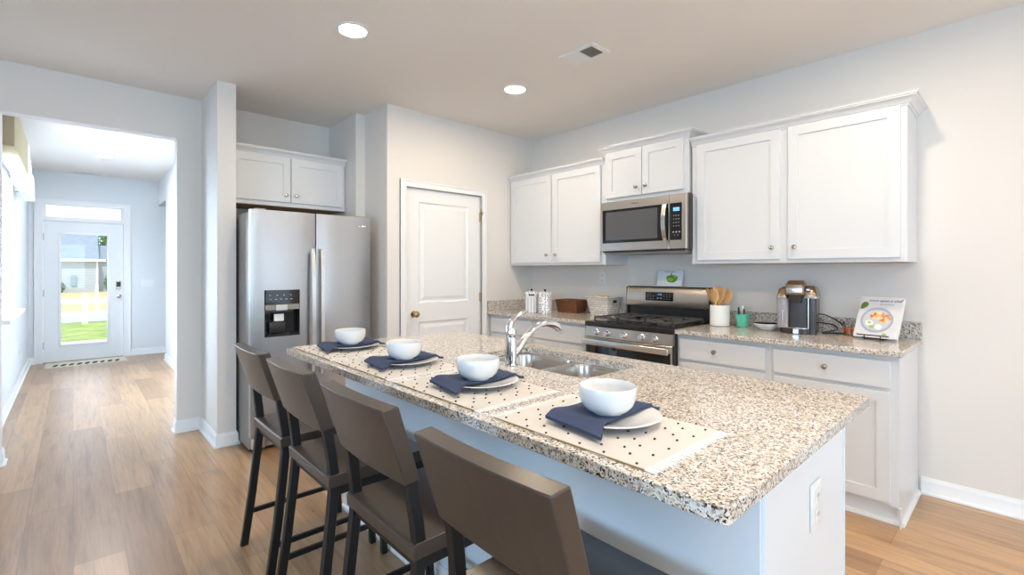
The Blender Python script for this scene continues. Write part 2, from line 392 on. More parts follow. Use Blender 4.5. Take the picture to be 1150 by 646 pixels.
# entry window, blinds, valance, sill
wf = MB(); wf.box(-.58, -.54, 5.6, 5.65, .92, 2.3).box(-.58, -.54, 7.05, 7.1, .92, 2.3).box(-.58, -.54, 5.65, 7.05, .92, .97).box(-.58, -.54, 5.65, 7.05, 2.25, 2.3).box(-.575, -.545, 5.65, 7.05, 1.58, 1.63)
win = struct(wf.build('window_2', M_TRIM)); MB().box(-.562, -.558, 5.65, 7.05, .97, 2.25).build('window_pane', M_PANE, win)
struct(MB().box(-.54, -.37, 5.52, 7.18, .89, .925, .006, 2).box(-.46, -.445, 5.56, 7.14, .82, .89).build('trim_5', M_TRIM))
M_BLIND = mat('white_blind', (.9, .9, .9), .5)
nt = M_BLIND.node_tree; tl = nt.nodes.new('ShaderNodeBsdfTranslucent'); tl.inputs[0].default_value = (.95, .97, 1, 1); mx = nt.nodes.new('ShaderNodeMixShader'); mx.inputs[0].default_value = .6
out = [n for n in nt.nodes if n.type == 'OUTPUT_MATERIAL'][0]; nt.links.new(bsdf(M_BLIND).outputs[0], mx.inputs[1]); nt.links.new(tl.outputs[0], mx.inputs[2]); nt.links.new(mx.outputs[0], out.inputs[0])
bt = thing('window_blind', 'white slatted blind filling the hall window beside the front door', 'blind', (-.50, 6.35, .93))
bl = MB(org=(-.50, 6.35, .93))
for k in range(44):
    z = .95 + k * .0305
    bl.loft([[(-.517, y, z + .010), (-.516, y, z + .012), (-.484, y, z - .010), (-.485, y, z - .012)] for y in (5.62, 7.08)])
bl.build('slats', M_BLIND, bt)
MB(org=(-.50, 6.35, .93)).box(-.53, -.475, 5.61, 7.09, 2.25, 2.295, .004).build('headrail', M_TRIM, bt)
# fabric valance: board box with tan front, white flared end with blue print
M_TAN = mat('tan_valance_fabric', (.50, .41, .25), .9); n = noise(M_TAN, coords(M_TAN, (200, 6, 200)), 1, 3); bump(M_TAN, n.outputs[0], .2, .001)
M_VWH = mat('white_valance_print', (.85, .85, .82), .9)
n = nd(M_VWH, 'ShaderNodeTexVoronoi'); n.inputs['Scale'].default_value = 14; lk(M_VWH, coords(M_VWH), n.inputs['Vector'])
r = ramp(M_VWH, n.outputs[0], [(0, (.25, .33, .5)), (.22, (.86, .86, .83))], 'CONSTANT'); lk(M_VWH, r.outputs[0], bsdf(M_VWH).inputs['Base Color'])
vt = thing('window_valance', 'tan and white fabric valance hanging over the hall window', 'valance', (-.46, 6.35, 2.05))
vb = MB(org=(-.46, 6.35, 2.05)); vb.box(-.458, -.33, 5.30, 6.75, 2.28, 2.60, .01, 2)
vb.build('tan_panel', M_TAN, vt)
vb = MB(org=(-.46, 6.35, 2.05))
L = []
for k in range(9):
    y = 6.76 + k * .10; dz = 2.27 - .02 * k + .02 * math.sin(k * 2.1)
    xo = -.335 + .012 * math.sin(k * 1.8)
    L.append([(-.455, y, 2.60 - .012 * k), (xo, y, 2.60 - .03 * k), (xo + .008, y, dz), (-.455, y, dz)])
vb.loft(L); vb.build('printed_end_panel', M_VWH, vt)['label'] = 'white panel with blue print'

# ------------------------------------------------------------------ shaker doors, cabinets
def shaker(b, x0, x1, z0, z1, y=0, t=.019, rail=.058, rec=.009):
    b.loft([[(x0, y + t, z0), (x1, y + t, z0), (x1, y + t, z1), (x0, y + t, z1)],
            [(x0, y + .0015, z0), (x1, y + .0015, z0), (x1, y + .0015, z1), (x0, y + .0015, z1)],
            [(x0 + .0015, y, z0 + .0015), (x1 - .0015, y, z0 + .0015), (x1 - .0015, y, z1 - .0015), (x0 + .0015, y, z1 - .0015)],
            [(x0 + rail, y, z0 + rail), (x1 - rail, y, z0 + rail), (x1 - rail, y, z1 - rail), (x0 + rail, y, z1 - rail)],
            [(x0 + rail + .001, y + rec, z0 + rail + .001), (x1 - rail - .001, y + rec, z0 + rail + .001), (x1 - rail - .001, y + rec, z1 - rail - .001), (x0 + rail + .001, y + rec, z1 - rail - .001)]])
    return b
def slabfront(b, x0, x1, z0, z1, y=0, t=.019):
    b.box(x0, x1, y, y + t, z0, z1, .003, 2); return b
def small_knob(parent, u, z, y=0):
    pr = [(.009, 0), (.008, .004), (.005, .008), (.005, .014), (.013, .020), (.0155, .026), (.013, .031), (.006, .033), (0, .033)]
    b = MB(); b.lathe([(r, -d) for r, d in pr], (u, y, z), 16, 'y'); return b.build('knob', M_NICKEL, parent)
CROWN = [(-.02, 0), (.004, 0), (.008, .006), (.008, .012), (.014, .014), (.018, .022), (.026, .032), (.038, .041), (.044, .044), (.044, .05), (.050, .052), (.050, .062), (-.02, .062)]
def wall_cabinet(label, loc, rz, W, Z, depth, doors, stile=.03, left_return=False, right_return=True, crown=True, group='white wall cabinets', toprail=.03, raw_bottom=True, crz=None):
    t = thing('wall_cabinet', label, 'cabinet', loc, rz, group)
    b = MB(); b.box(0, W, .0195, depth, .0, Z, .001); b.build('cabinet_body', M_CAB, t)
    if raw_bottom: MB().box(.02, W - .02, .04, depth - .005, -.003, .0).build('underside', M_RAW, t)
    for (u0, u1, z0, z1, ku, kz) in doors:
        d = MB(); shaker(d, u0, u1, z0, z1); do = d.build('door', M_CAB, t, angle=20)
        small_knob(do, ku, kz)
    if crown:
        c = MB(); path = []
        if left_return: path.append((0, depth))
        path += [(0, .02), (W, .02)]
        if right_return: path.append((W, depth))
        z = crz if crz is not None else Z - .03
        sweep(c, [(d, zz + z) for d, zz in CROWN], path, -1); c.build('crown_molding', M_CAB, t, angle=25)
    return t
RZ = -PI / 2     # local +y -> world +x, local +x -> world -y
# right wall cabinet (two doors), origin front-left-bottom
wall_cabinet('white two-door wall cabinet over the coffee maker, to the right of the microwave', (3.36, 1.69, 1.371), RZ, 1.24, .885, .35,
    [(.045, .600, .025, .868, .558, .10), (.648, 1.212, .025, .868, .690, .10)], crz=.862)
wall_cabinet('short raised white wall cabinet above the microwave', (3.34, 2.468, 1.902), RZ, .762, .44, .37,
    [(.03, .371, .030, .412, .33, .095), (.377, .722, .030, .412, .418, .095)], left_return=True, crz=.408, raw_bottom=False)
wall_cabinet('white two-door wall cabinet in the corner, to the left of the microwave', (3.36, 3.684, 1.371), RZ, 1.213, .885, .35,
    [(.03, .585, .025, .868, .543, .10), (.612, 1.17, .025, .868, .655, .10)], right_return=False, crz=.862)
wall_cabinet('white two-door wall cabinet above the refrigerator', (.918, 4.315, 1.872), 0, .952, .44, .41,
    [(.012, .462, .035, .415, .424, .095), (.470, .925, .035, .415, .508, .095)], right_return=False, crz=.415)

def base_cabinet(label, loc, W, fronts, depth=.60, Z=.882, end_right=False, group='white base cabinets'):
    t = thing('base_cabinet', label, 'cabinet', loc, RZ, group)
    b = MB(); b.box(0, W, .0195, depth, .105, Z, .001); b.box(0, W, .075, depth, 0, .105); b.build('cabinet_body', M_CAB, t)
    for kind, u0, u1, z0, z1, ku, kz in fronts:
        d = MB()
        if kind == 'door': shaker(d, u0, u1, z0, z1)
        else: slabfront(d, u0, u1, z0, z1)
        o = d.build(kind, M_CAB, t, angle=20)
        if ku is not None: small_knob(o, ku, kz)
    tk = MB(); tk.box(0, W, .070, .074, 0, .1); 
    tk.build('toe_board', M_TRIM, t)
    if end_right:
        e = MB(); e.box(W, W + .006, .02, depth, 0.105, Z).box(W, W + .006, .07, depth, 0, .105).box(W + .006, W + .012, .02, .05, .0, .105)
        e.build('end_panel', M_CAB, t)
        q = MB(); q.prism([(W + .006, 0), (W + .022, 0), (W + .022, .008), (W + .016, .018), (W + .006, .02)], 'y', .06, depth); q.prism([(.052, 0), (.07, 0), (.07, .02), (.06, .018), (.052, .008)], 'x', 0, W + .02); q.build('shoe_molding', M_TRIM, t)
    return t
XF = 3.08
DZ0, DZ1 = .715, .855
base_cabinet('white base cabinet with drawer right beside the stove, under the utensil crock', (XF, 1.655, 0), .60,
    [('drawer', .022, .575, DZ0, DZ1, .27, .79), ('door', .022, .575, .125, .695, .53, .63)], depth=XR - XF - .004)
base_cabinet('white end base cabinet with drawer and door under the coffee maker and cookbook', (XF, 1.055, 0), .605,
    [('drawer', .022, .577, DZ0, DZ1, .29, .79), ('door', .022, .577, .125, .695, .06, .63)], depth=XR - XF - .004, end_right=True)
base_cabinet('white base cabinet in the corner beside the pantry door', (XF, 3.684, 0), .62,
    [('drawer', .03, .60, DZ0, DZ1, .315, .785), ('door', .03, .60, .125, .695, .56, .63)], depth=XR - XF - .004)
base_cabinet('white base cabinet with wide drawer left beside the stove', (XF, 3.064, 0), .640,
    [('drawer', .02, .605, DZ0, DZ1, None, 0), ('door', .02, .310, .125, .695, .28, .63), ('door', .314, .605, .125, .695, .345, .63)], depth=XR - XF - .004)

# countertops on the range wall
def countertop(name, label, y0, y1, splash_left=False):
    b = MB(org=(XF, y0, .884)); b.box(3.05, XR - .001, y0, y1, .884, .914)
    o = bevel_mod(b.build(name, M_GRAN), .004, 2); tag(o, label, 'countertop', 'granite countertops along the stove wall')
    s = MB(org=(XF, y0, .884)); s.box(XR - .021, XR - .001, y0, y1, .914, 1.016)
    bevel_mod(s.build('backsplash', M_GRAN, o), .003, 2)
    if splash_left:
        s = MB(org=(XF, y0, .884)); s.box(3.06, XR - .022, y1 - .020, y1, .914, 1.016); bevel_mod(s.build('side_splash', M_GRAN, o), .003, 2)
    return o
countertop('countertop', 'speckled granite countertop with short backsplash under the coffee maker', .425, 1.655)
countertop('countertop', 'speckled granite countertop in the corner under the baskets and canisters', 2.424, 3.688, True)

# ------------------------------------------------------------------ island
it = thing('kitchen_island', 'white kitchen island base with end post under the granite top', 'kitchen island', (1.5, 1.45, 0))
IO = (1.5, 1.45, 0)
b = MB(org=IO); b.box(1.125, 1.335, .405, 2.60, 0, .883); b.build('knee_wall', M_ISL, it)
b = MB(org=IO); b.box(1.135, 1.345, .397, .405, 0, .883, .001).box(1.118, 1.352, .388, .4052, .848, .883, .002); b.build('end_post', M_ISL, it)
SX0, SX1, SY0, SY1 = 1.415, 1.79, 1.13, 1.83
b = MB(org=IO); b.box(1.335, 1.80, .415, SY0 - .03, .1, .883).box(1.335, 1.80, SY1 + .03, 2.60, .1, .883).box(1.335, 1.80, SY0 - .03, SY1 + .03, .1, .66).box(1.335, 1.395, SY0 - .03, SY1 + .03, .66, .883)
b.box(1.785, 1.80, SY0 - .03, SY1 + .03, .66, .883)
b.box(1.345, 1.832, .403, .415, 0, .883, .001).box(1.335, 1.76, .415, 2.6, 0, .1); b.build('cabinet_body', M_ISL, it)
b = MB(org=IO); b.box(1.815, 1.832, .40, .4035, 0, .883).build('corner_trim', M_ISL, it)
for k in range(4):
    y0 = .44 + k * .54
    d = MB(org=IO); d.box(1.80, 1.819, y0, y0 + .525, .125, .86, .003); d.build('door', M_CAB, it)
b = MB(org=IO); sweep(b, BB, [(1.125, .40), (1.125, 2.60)], 1); b.build('baseboard', M_TRIM, it, angle=50)

top = MB(org=(1.36, 1.49, .884))
hole = rrect(SX0, SX1, SY0, SY1, .075, 7)
top.holed(rrect(.82, 1.90, .347, 2.635, .012, 3), [hole], .884, .914)
tp = bevel_mod(top.build('island_countertop', M_GRAN), .004, 2)
tag(tp, 'long speckled granite countertop of the island with sink cutout', 'countertop')
# sink
SO = (1.6, 1.48, .70)
sk = thing('kitchen_sink', 'stainless steel double bowl sink set under the island countertop', 'sink', SO)
B1 = (SX0 + .005, SX1 - .005, 1.468, SY1 - .006); B2 = (SX0 + .03, SX1 - .005, SY0 + .006, 1.442)
b = MB(org=SO); b.holed(rrect(SX0 - .015, SX1 + .0, SY0 - .02, SY1 + .02, .08, 6), [rrect(*B1, .07, 6), rrect(*B2, .07, 6)], .8795, .8825); b.build('rim', M_SINK, sk)
for bb, dep in ((B1, .19), (B2, .17)):
    b = MB(org=SO); a0, a1, c0, c1 = bb; L = []
    for ins, z in ((0, .881), (.003, .87), (.010, .88 - dep + .04), (.018, .88 - dep + .018), (.04, .88 - dep + .003), (.09, .88 - dep)):
        L.append([(p[0], p[1], z) for p in rrect(a0 + ins, a1 - ins, c0 + ins, c1 - ins, max(.07 - ins * .3, .03), 6)])
    b.loft(L, False, True); bo = b.build('sink_bowl', M_SINK, sk, angle=60)
    d = MB(org=SO); cx, cy = (a0 + a1) / 2, (c0 + c1) / 2
    d.lathe([(.044, .0005), (.044, .004), (.036, .003), (.02, .001), (0, .001)], (cx, cy, .88 - dep), 24); d.build('drain', M_CHROME, bo)
# faucet
FO = (1.367, 1.488, .914)
fc = thing('faucet', 'chrome single lever faucet beside the island sink', 'faucet', FO)
b = MB(); b.lathe([(.031, 0), (.031, .006), (.026, .010), (.0245, .02), (.0235, .10), (.0215, .125), (.0215, .128), (.023, .132), (.023, .155), (.019, .165), (0, .17)], (0, 0, 0), 28); b.build('body', M_CHROME, fc)
b = MB(); b.tube([(.010, 0, .045), (.045, -.002, .075), (.085, -.004, .118), (.125, -.006, .148), (.165, -.008, .165), (.205, -.01, .170), (.240, -.012, .166), (.270, -.013, .155), (.290, -.014, .140)],
              [.018, .0165, .0145, .0135, .013, .0145, .0185, .0195, .0175], 16); b.build('spout', M_CHROME, fc, angle=60)
b = MB(); b.lathe([(.015, 0), (.016, -.012), (.0, -.013)], (.288, -.014, .141), 14); b.build('spray_nozzle', M_GREYP, fc)
b = MB(); b.tube([(0, 0, .148), (-.005, .003, .170), (.006, .005, .190), (.036, .008, .209), (.085, .010, .226), (.112, .011, .232)], [.020, .017, .013, .009, .0065, .003], 14); b.build('lever', M_CHROME, fc, angle=60)

# outlets / switches
def outlet(label, loc, rz, cat='outlet', kind='outlet', w=.072, h=.116):
    t = thing('wall_outlet' if kind == 'outlet' else 'light_switch', label, cat, loc, rz)
    MB().box(-w / 2, w / 2, -.006, 0, -h / 2, h / 2, .0025, 2).build('cover_plate', M_PLASTIC, t)
    if kind == 'outlet':
        for z in (.026, -.026):
            b = MB(); b.box(-.017, .017, -.0085, -.006, z - .018, z + .018, .002, 2); o = b.build('receptacle', M_PLASTIC, t)
            b = MB(); b.box(-.008, -.005, -.0088, -.0084, z - .002, z + .009).box(.005, .008, -.0088, -.0084, z - .002, z + .009); b.build('slots', M_BLKP, o)
    else:
        n = max(1, round(w / .06)) if w > .1 else 1
        for k in range(n):
            cx = (k - (n - 1) / 2) * .046
            MB().box(cx - .012, cx + .012, -.010, -.006, -.03, .03, .002).build('rocker', M_PLASTIC, t)
    return t
outlet('white power outlet on the end of the island', (1.517, .397 + .0055, .672), 0, w=.085, h=.13)
outlet('white power outlet on the wall above the white basket', (XR, 2.746, 1.25), RZ)
outlet('white light switch plate on the hall wall right of the front door', (.86, 9.45, 1.12), 0, 'switch', 'switch', w=.16)
outlet('white power outlet low on the hall wall under the window', (-.46, 7.9, .42), PI / 2)
tm = tag(MB(org=(1.0, 7.85, 1.45)).box(.975, 1.0, 7.79, 7.91, 1.45, 1.57, .006, 2).build('thermostat', M_PLASTIC), 'white thermostat on the right wall of the entry hall', 'thermostat')

# ------------------------------------------------------------------ refrigerator
fr = thing('refrigerator', 'stainless steel side by side refrigerator with ice dispenser', 'refrigerator', (.93, 3.76, 0))
FO = (.93, 3.76, 0); FX0, FX1, FY, FZ = .932, 1.848, 3.76, 1.765
b = MB(org=FO); b.box(FX0 + .004, FX1 - .004, FY + .065, 4.66, .02, FZ - .012, .006, 2); b.build('cabinet', M_GREYP, fr)
SP = 1.392
DISP = (1.022, 1.268, .835, 1.178)
b = MB(org=FO)
def curved_door(b, x0, x1, z0, z1, hole=None):
    def y(x): return FY + .012 * ((x - (x0 + x1) / 2) / ((x1 - x0) / 2)) ** 4
    xs = [x0 + (x1 - x0) * k / 14 for k in range(15)]
    zs = [z0, z1]
    if hole:
        xs = sorted([x for x in xs if not (hole[0] - .02 < x < hole[1] + .02)] + [hole[0], hole[1]]); zs = [z0, hole[2], hole[3], z1]
    for i in range(len(xs) - 1):
        for j in range(len(zs) - 1):
            if hole and abs(xs[i] - hole[0]) < 1e-6 and j == 1: continue
            b.F([b.V((xs[i], y(xs[i]), zs[j])), b.V((xs[i + 1], y(xs[i + 1]), zs[j])), b.V((xs[i + 1], y(xs[i + 1]), zs[j + 1])), b.V((xs[i], y(xs[i]), zs[j + 1]))])
        for z in (z0, z1): b.F([b.V((xs[i], y(xs[i]), z)), b.V((xs[i + 1], y(xs[i + 1]), z)), b.V((xs[i + 1], FY + .062, z)), b.V((xs[i], FY + .062, z))])
    for x in (x0, x1):
        for j in range(len(zs) - 1): b.F([b.V((x, y(x), zs[j])), b.V((x, FY + .062, zs[j])), b.V((x, FY + .062, zs[j + 1])), b.V((x, y(x), zs[j + 1]))])
curved_door(b, FX0, SP - .004, .115, FZ, DISP); dl = b.build('door', M_SSV, fr, angle=30)
b = MB(org=FO); curved_door(b, SP + .004, FX1, .115, FZ); dr = b.build('door', M_SSV, fr, angle=30)
# dispenser
x0, x1, z0, z1 = DISP
b = MB(org=FO); b.box(x0, x1, FY + .058, FY + .0615, z0, z1).box(x0, x0 + .006, FY - .003, FY + .058, z0, z1).box(x1 - .006, x1, FY - .003, FY + .058, z0, z1).box(x0, x1, FY - .003, FY + .058, z0, z0 + .01)
b.box(x0, x1, FY - .003, FY + .058, 1.03, z1)
dp = b.build('dispenser', M_BLK, dl)
b = MB(org=FO); b.box(x0 + .004, x1 - .004, FY - .005, FY - .003, 1.032, 1.07); b.build('control_strip', M_GREYP, dp)
b = MB(org=FO); b.box(1.095, 1.175, FY - .02, FY - .005, 1.028, 1.068, .003, 2); b.build('ice_chute', mat('dispenser_light_plastic', (.65, .66, .67), .3), dp)
b = MB(org=FO); b.box(1.09, 1.16, FY + .012, FY + .022, .945, 1.0, .004, 2); b.build('lever', M_PLASTIC, dp)
b = MB(org=FO); b.box(1.06, 1.17, FY + .02, FY + .05, .86, .94, .004, 2).box(1.05, 1.20, FY + .0, FY + .05, .845, .852); b.build('drip_tray', M_BLKP, dp)
b = MB(org=FO)
for k in range(4): b.box(1.055 + k * .048, 1.063 + k * .048, FY - .0045, FY - .0028, 1.137, 1.143)
for k in range(5): b.box(1.055 + k * .036, 1.07 + k * .036, FY - .0045, FY - .0028, 1.108, 1.112)
b.build('indicator_lights', mat('dispenser_marks', (.5, .6, .8), .4), dp)
def bowhandle(b, x, zt, zb, y0, out=.055, wx=.026):
    L = []
    for k in range(13):
        t = k / 12; z = zt + (zb - zt) * t; o_ = out * (1 - (2 * t - 1) ** 4 * .35)
        yy = y0 - o_; L.append([(x - wx / 2, yy, z), (x + wx / 2, yy, z), (x + wx / 2, yy + .014, z), (x - wx / 2, yy + .014, z)])
    b.loft(L)
    for z in (zt - .02, zb + .02): b.box(x - .009, x + .009, y0 - out * .75, y0 + .004, z - .018, z + .018, .003)
    return b
M_HAND = brushed('handle_steel', (.74, .72, .70), .25, (300, 300, 4))
bowhandle(MB(org=FO), SP - .034, 1.49, .52, FY).build('handle', M_HAND, dl)
bowhandle(MB(org=FO), SP + .034, 1.49, .52, FY).build('handle', M_HAND, dr)
b = MB(org=FO); b.box(FX0 + .02, FX1 - .02, FY + .045, FY + .07, .03, .108)
for k in range(4): b.box(FX0 + .11, FX1 - .11, FY + .036, FY + .046, .036 + k * .018, .045 + k * .018)
b.build('base_grille', M_GREYP, fr)
for xa in (FX0 + .01, FX1 - .10): MB(org=FO).box(xa, xa + .09, FY + .015, FY + .06, .03, .105, .006, 2).build('foot_cover', M_SS, fr)
for xa in (FX0 + .03, FX1 - .11): MB(org=FO).box(xa, xa + .08, FY + .03, FY + .12, FZ - .012, FZ + .012, .006, 2).build('hinge_cover', M_GREYP, fr)
b = MB(org=FO); b.tube([(1.745, FY - .001, 1.688), (1.76, FY - .0005, 1.684), (1.785, FY, 1.692), (1.81, FY + .002, 1.690)], [.002, .003, .003, .001], 8); b.build('emblem', M_HAND, dr)
for x, yy in ((.96, 3.86), (1.81, 3.86), (.96, 4.6), (1.81, 4.6)): MB(org=FO).lathe([(.02, 0), (.02, .022)], (x, yy, 0), 12).build('foot', M_BLKP, fr)

# ------------------------------------------------------------------ range
SR = (3.03, 2.42, 0); SW = .762
st = thing('stove', 'stainless steel and black gas range with five knobs', 'stove', SR, RZ)
DP = XR - 3.03 - .002
b = MB(); b.box(0, SW, .03, DP, .03, .895, .002); b.build('body', M_BLKP, st)
b = MB(); b.box(-.0, SW, .0, DP - .07, .878, .918, .006, 2).box(.02, SW - .02, .06, DP - .1, .918, .921); b.build('cooktop', mat('black_enamel', (.02, .016, .014), .15), st)
b = MB(); b.prism([(.002, .800), (.030, .800), (.030, .878), (.010, .878)], 'x', 0, SW); b.build('control_panel', M_SS, st)
for u in (.116, .218, .372, .523, .624):
    b = MB(); b.lathe([(.026, .01), (.026, -.002), (.024, -.004), (.020, -.006), (.0195, -.026), (.017, -.030), (0, -.030)], (u, 0, .838), 24, 'y').box(u - .0035, u + .0035, -.034, -.028, .820, .856, .001); b.build('knob', M_CHROME, st)
b = MB(); b.box(.0, SW, .0, .03, .175, .795, .004, 2); od = b.build('oven_door', M_BLK, st)
b = MB(); b.box(.0, SW, -.003, .0, .775, .795, .001).box(0, .014, -.003, 0, .175, .775).box(SW - .014, SW, -.003, 0, .175, .775).box(.014, SW - .014, -.003, 0, .175, .22); 
b.build('door_trim', M_SS, od)
b = MB(); b.box(.01, SW - .01, -.052, -.035, .738, .785, .007, 3)
for u in (.03, SW - .03): b.box(u - .016, u + .016, -.040, 0, .745, .778, .003)
b.build('door_handle', M_HAND, od)
b = MB(); b.box(.0, SW, .002, .03, .04, .165, .004, 2); b.build('storage_drawer', M_SS, st)
for u, y in ((.05, .06), (SW - .05, .06), (.05, .6), (SW - .05, .6)): MB().lathe([(.02, 0), (.02, .03)], (u, y, 0), 12).build('foot', M_BLKP, st)
def burner(u, y, r):
    b = MB(); b.lathe([(r * 1.25, .0), (r * 1.2, .008), (r, .010), (r, .018), (r * .9, .022), (0, .023)], (u, y, .918), 24); return b.build('burner', M_IRON, st)
for u, y, r in ((.17, .18, .036), (.17, .44, .03), (.381, .31, .04), (.592, .18, .036), (.592, .44, .03)): burner(u, y, r)
for k in range(3):
    u0 = .035 + k * .234; u1 = u0 + .226; y0, y1 = .075, .545; z0, z1 = .938, .952; b = MB()
    w_ = .012
    for a in (u0, u1 - w_): b.box(a, a + w_, y0, y1, z0, z1, .002)
    for a in (y0, y1 - w_, (y0 + y1) / 2 - w_ / 2): b.box(u0, u1, a, a + w_, z0, z1, .002)
    for yc in ((.18, .44) if k != 1 else (.31,)):
        um = (u0 + u1) / 2
        b.box(um - .006, um + .006, yc - .10, yc - .025, z0, z1, .002).box(um - .006, um + .006, yc + .025, yc + .10, z0, z1, .002)
        b.box(u0, um - .025, yc - .006, yc + .006, z0, z1, .002).box(um + .025, u1, yc - .006, yc + .006, z0, z1, .002)
    for a in (u0, u1 - w_):
        for c in (y0, y1 - w_): b.box(a, a + w_, c, c + w_, .918, z0)
    b.build('grate', M_IRON, st)
BG = DP - .105
b = MB(); b.box(0, SW, BG + .04, DP, .895, 1.03).box(-.0, .012, BG + .01, DP, .895, 1.18, .003).box(SW - .012, SW, BG + .01, DP, .895, 1.18, .003); b.build('backguard_base', M_BLKP, st)
b = MB(); L = []
for y, z in ((BG + .035, 1.018), (BG + .006, 1.022), (BG, 1.035), (BG + .004, 1.10), (BG + .012, 1.165), (BG + .022, 1.180), (DP, 1.182), (DP, 1.018)): L.append((y, z))
b.prism(L, 'x', .012, SW - .012); b.build('backguard', M_SS, st)
b = MB(); b.box(.012, SW - .012, BG + .018, DP, 1.181, 1.187, .002); b.build('backguard_cap', M_BLKP, st)
cpn = MB(); cpn.box(.20, .455, BG - .003, BG + .01, 1.068, 1.140, .003, 2); cp = cpn.build('display_panel', M_BLK, st)
text('1:15', .022, M_BLUE_LED, 'clock', cp, (.335, BG - .0035, 1.122), (R(90), 0, 0))
b = MB()
for u in (.225, .25, .275, .375, .40, .425):
    for z in (1.085, 1.105, 1.122):
        if (u, z) not in ((.275, 1.122),): b.box(u - .005, u + .005, BG - .0036, BG - .003, z - .0015, z + .0015)
b.box(.31, .325, BG - .0036, BG - .003, 1.085, 1.095).box(.34, .355, BG - .0036, BG - .003, 1.085, 1.095)
b.build('button_marks', M_MARK, cp)
for u in (.05, .25, .51, .71): 
    b = MB(); b.sphere((u, BG + .028, 1.016), .005); b.build('screw', M_CHROME, st)

# ------------------------------------------------------------------ microwave
MR = (3.27, 2.45, 1.478)
mw = thing('microwave', 'stainless steel over-range microwave with black window', 'microwave', MR, RZ)
MW_, MH, MD = .770, .412, XR - 3.27 - .002
b = MB(); b.box(.004, MW_ - .004, .03, MD, .0, MH, .003); b.build('body', mat('dark_brown_case', (.045, .03, .022), .3), mw)
b = MB(); b.box(.03, MW_ - .03, .02, MD - .02, -.022, 0, .004); b.build('vent_underside', M_GREYP, mw)
def frame_rect(b, x0, x1, z0, z1, hx0, hx1, hz0, hz1, y, t):
    def lp(a, c, d, e, yy): return [(a, yy, d), (c, yy, d), (c, yy, e), (a, yy, e)]
    b.loft([lp(x0, x1, z0, z1, y + t), lp(x0, x1, z0, z1, y + .004), lp(x0 + .004, x1 - .004, z0 + .004, z1 - .004, y), lp(hx0, hx1, hz0, hz1, y), lp(hx0, hx1, hz0, hz1, y + .012)], False, False)
b = MB(); frame_rect(b, 0, .632, .004, MH, .026, .632 - .0005, .070, .345, 0, .03); md = b.build('door', M_SS, mw, angle=20)
b = MB(); b.box(.026, .632, .006, .014, .070, .345); b.build('window_frame', M_BLK, md)
b = MB(); b.box(.055, .535, .0045, .0062, .093, .325); b.build('window', M_OVENWIN, md)['label'] = 'dark glass window'
b = MB(); frame_rect(b, .634, MW_, .004, MH, .6345, .735, .070, .345, 0, .03); cpm = b.build('control_frame', M_SS, mw, angle=20)
b = MB(); b.box(.634, .735, .004, .014, .070, .345); cpp = b.build('control_panel', M_BLK, mw)
b = MB(); b.box(.665, .715, .003, .0042, .285, .312); b.build('display', M_BLUE_LED, cpp)
b = MB()
for r_ in range(4):
    for c_ in range(3): b.box(.664 + c_ * .020, .674 + c_ * .020, .0034, .0042, .25 - r_ * .026, .2535 - r_ * .026)
for c_ in range(3): b.box(.66 + c_ * .024, .672 + c_ * .024, .0034, .0042, .125, .135)
for c_ in range(2): b.box(.672 + c_ * .026, .680 + c_ * .026, .0034, .0042, .105, .109)
b.build('button_marks', M_MARK, cpp)
L = []
b = MB()
for k in range(15):
    t = k / 14; z = .070 + .285 * t; y = -.012 - .034 * math.sin(PI * t) ** .8; wd = .017
    L.append([(.607 - wd, y, z), (.607 + wd, y, z), (.607 + wd * .8, y + .012, z), (.607 - wd * .8, y + .012, z)])
b.loft(L).box(.597, .617, -.02, .004, .072, .09).box(.597, .617, -.02, .004, .335, .353); b.build('handle', mat('polished_handle', (.78, .77, .76), .18, 1), md, angle=50)
text('Whirlpool', .016, M_BLKP, 'lettering', md, (.34, -.0006, .378), (R(90), 0, 0))
b = MB()
for k in range(2): b.box(.02, MW_ - .02, .012, .03, -.010 + k * .006, -.007 + k * .006)
b.build('vent_slots', M_BLKP, mw)

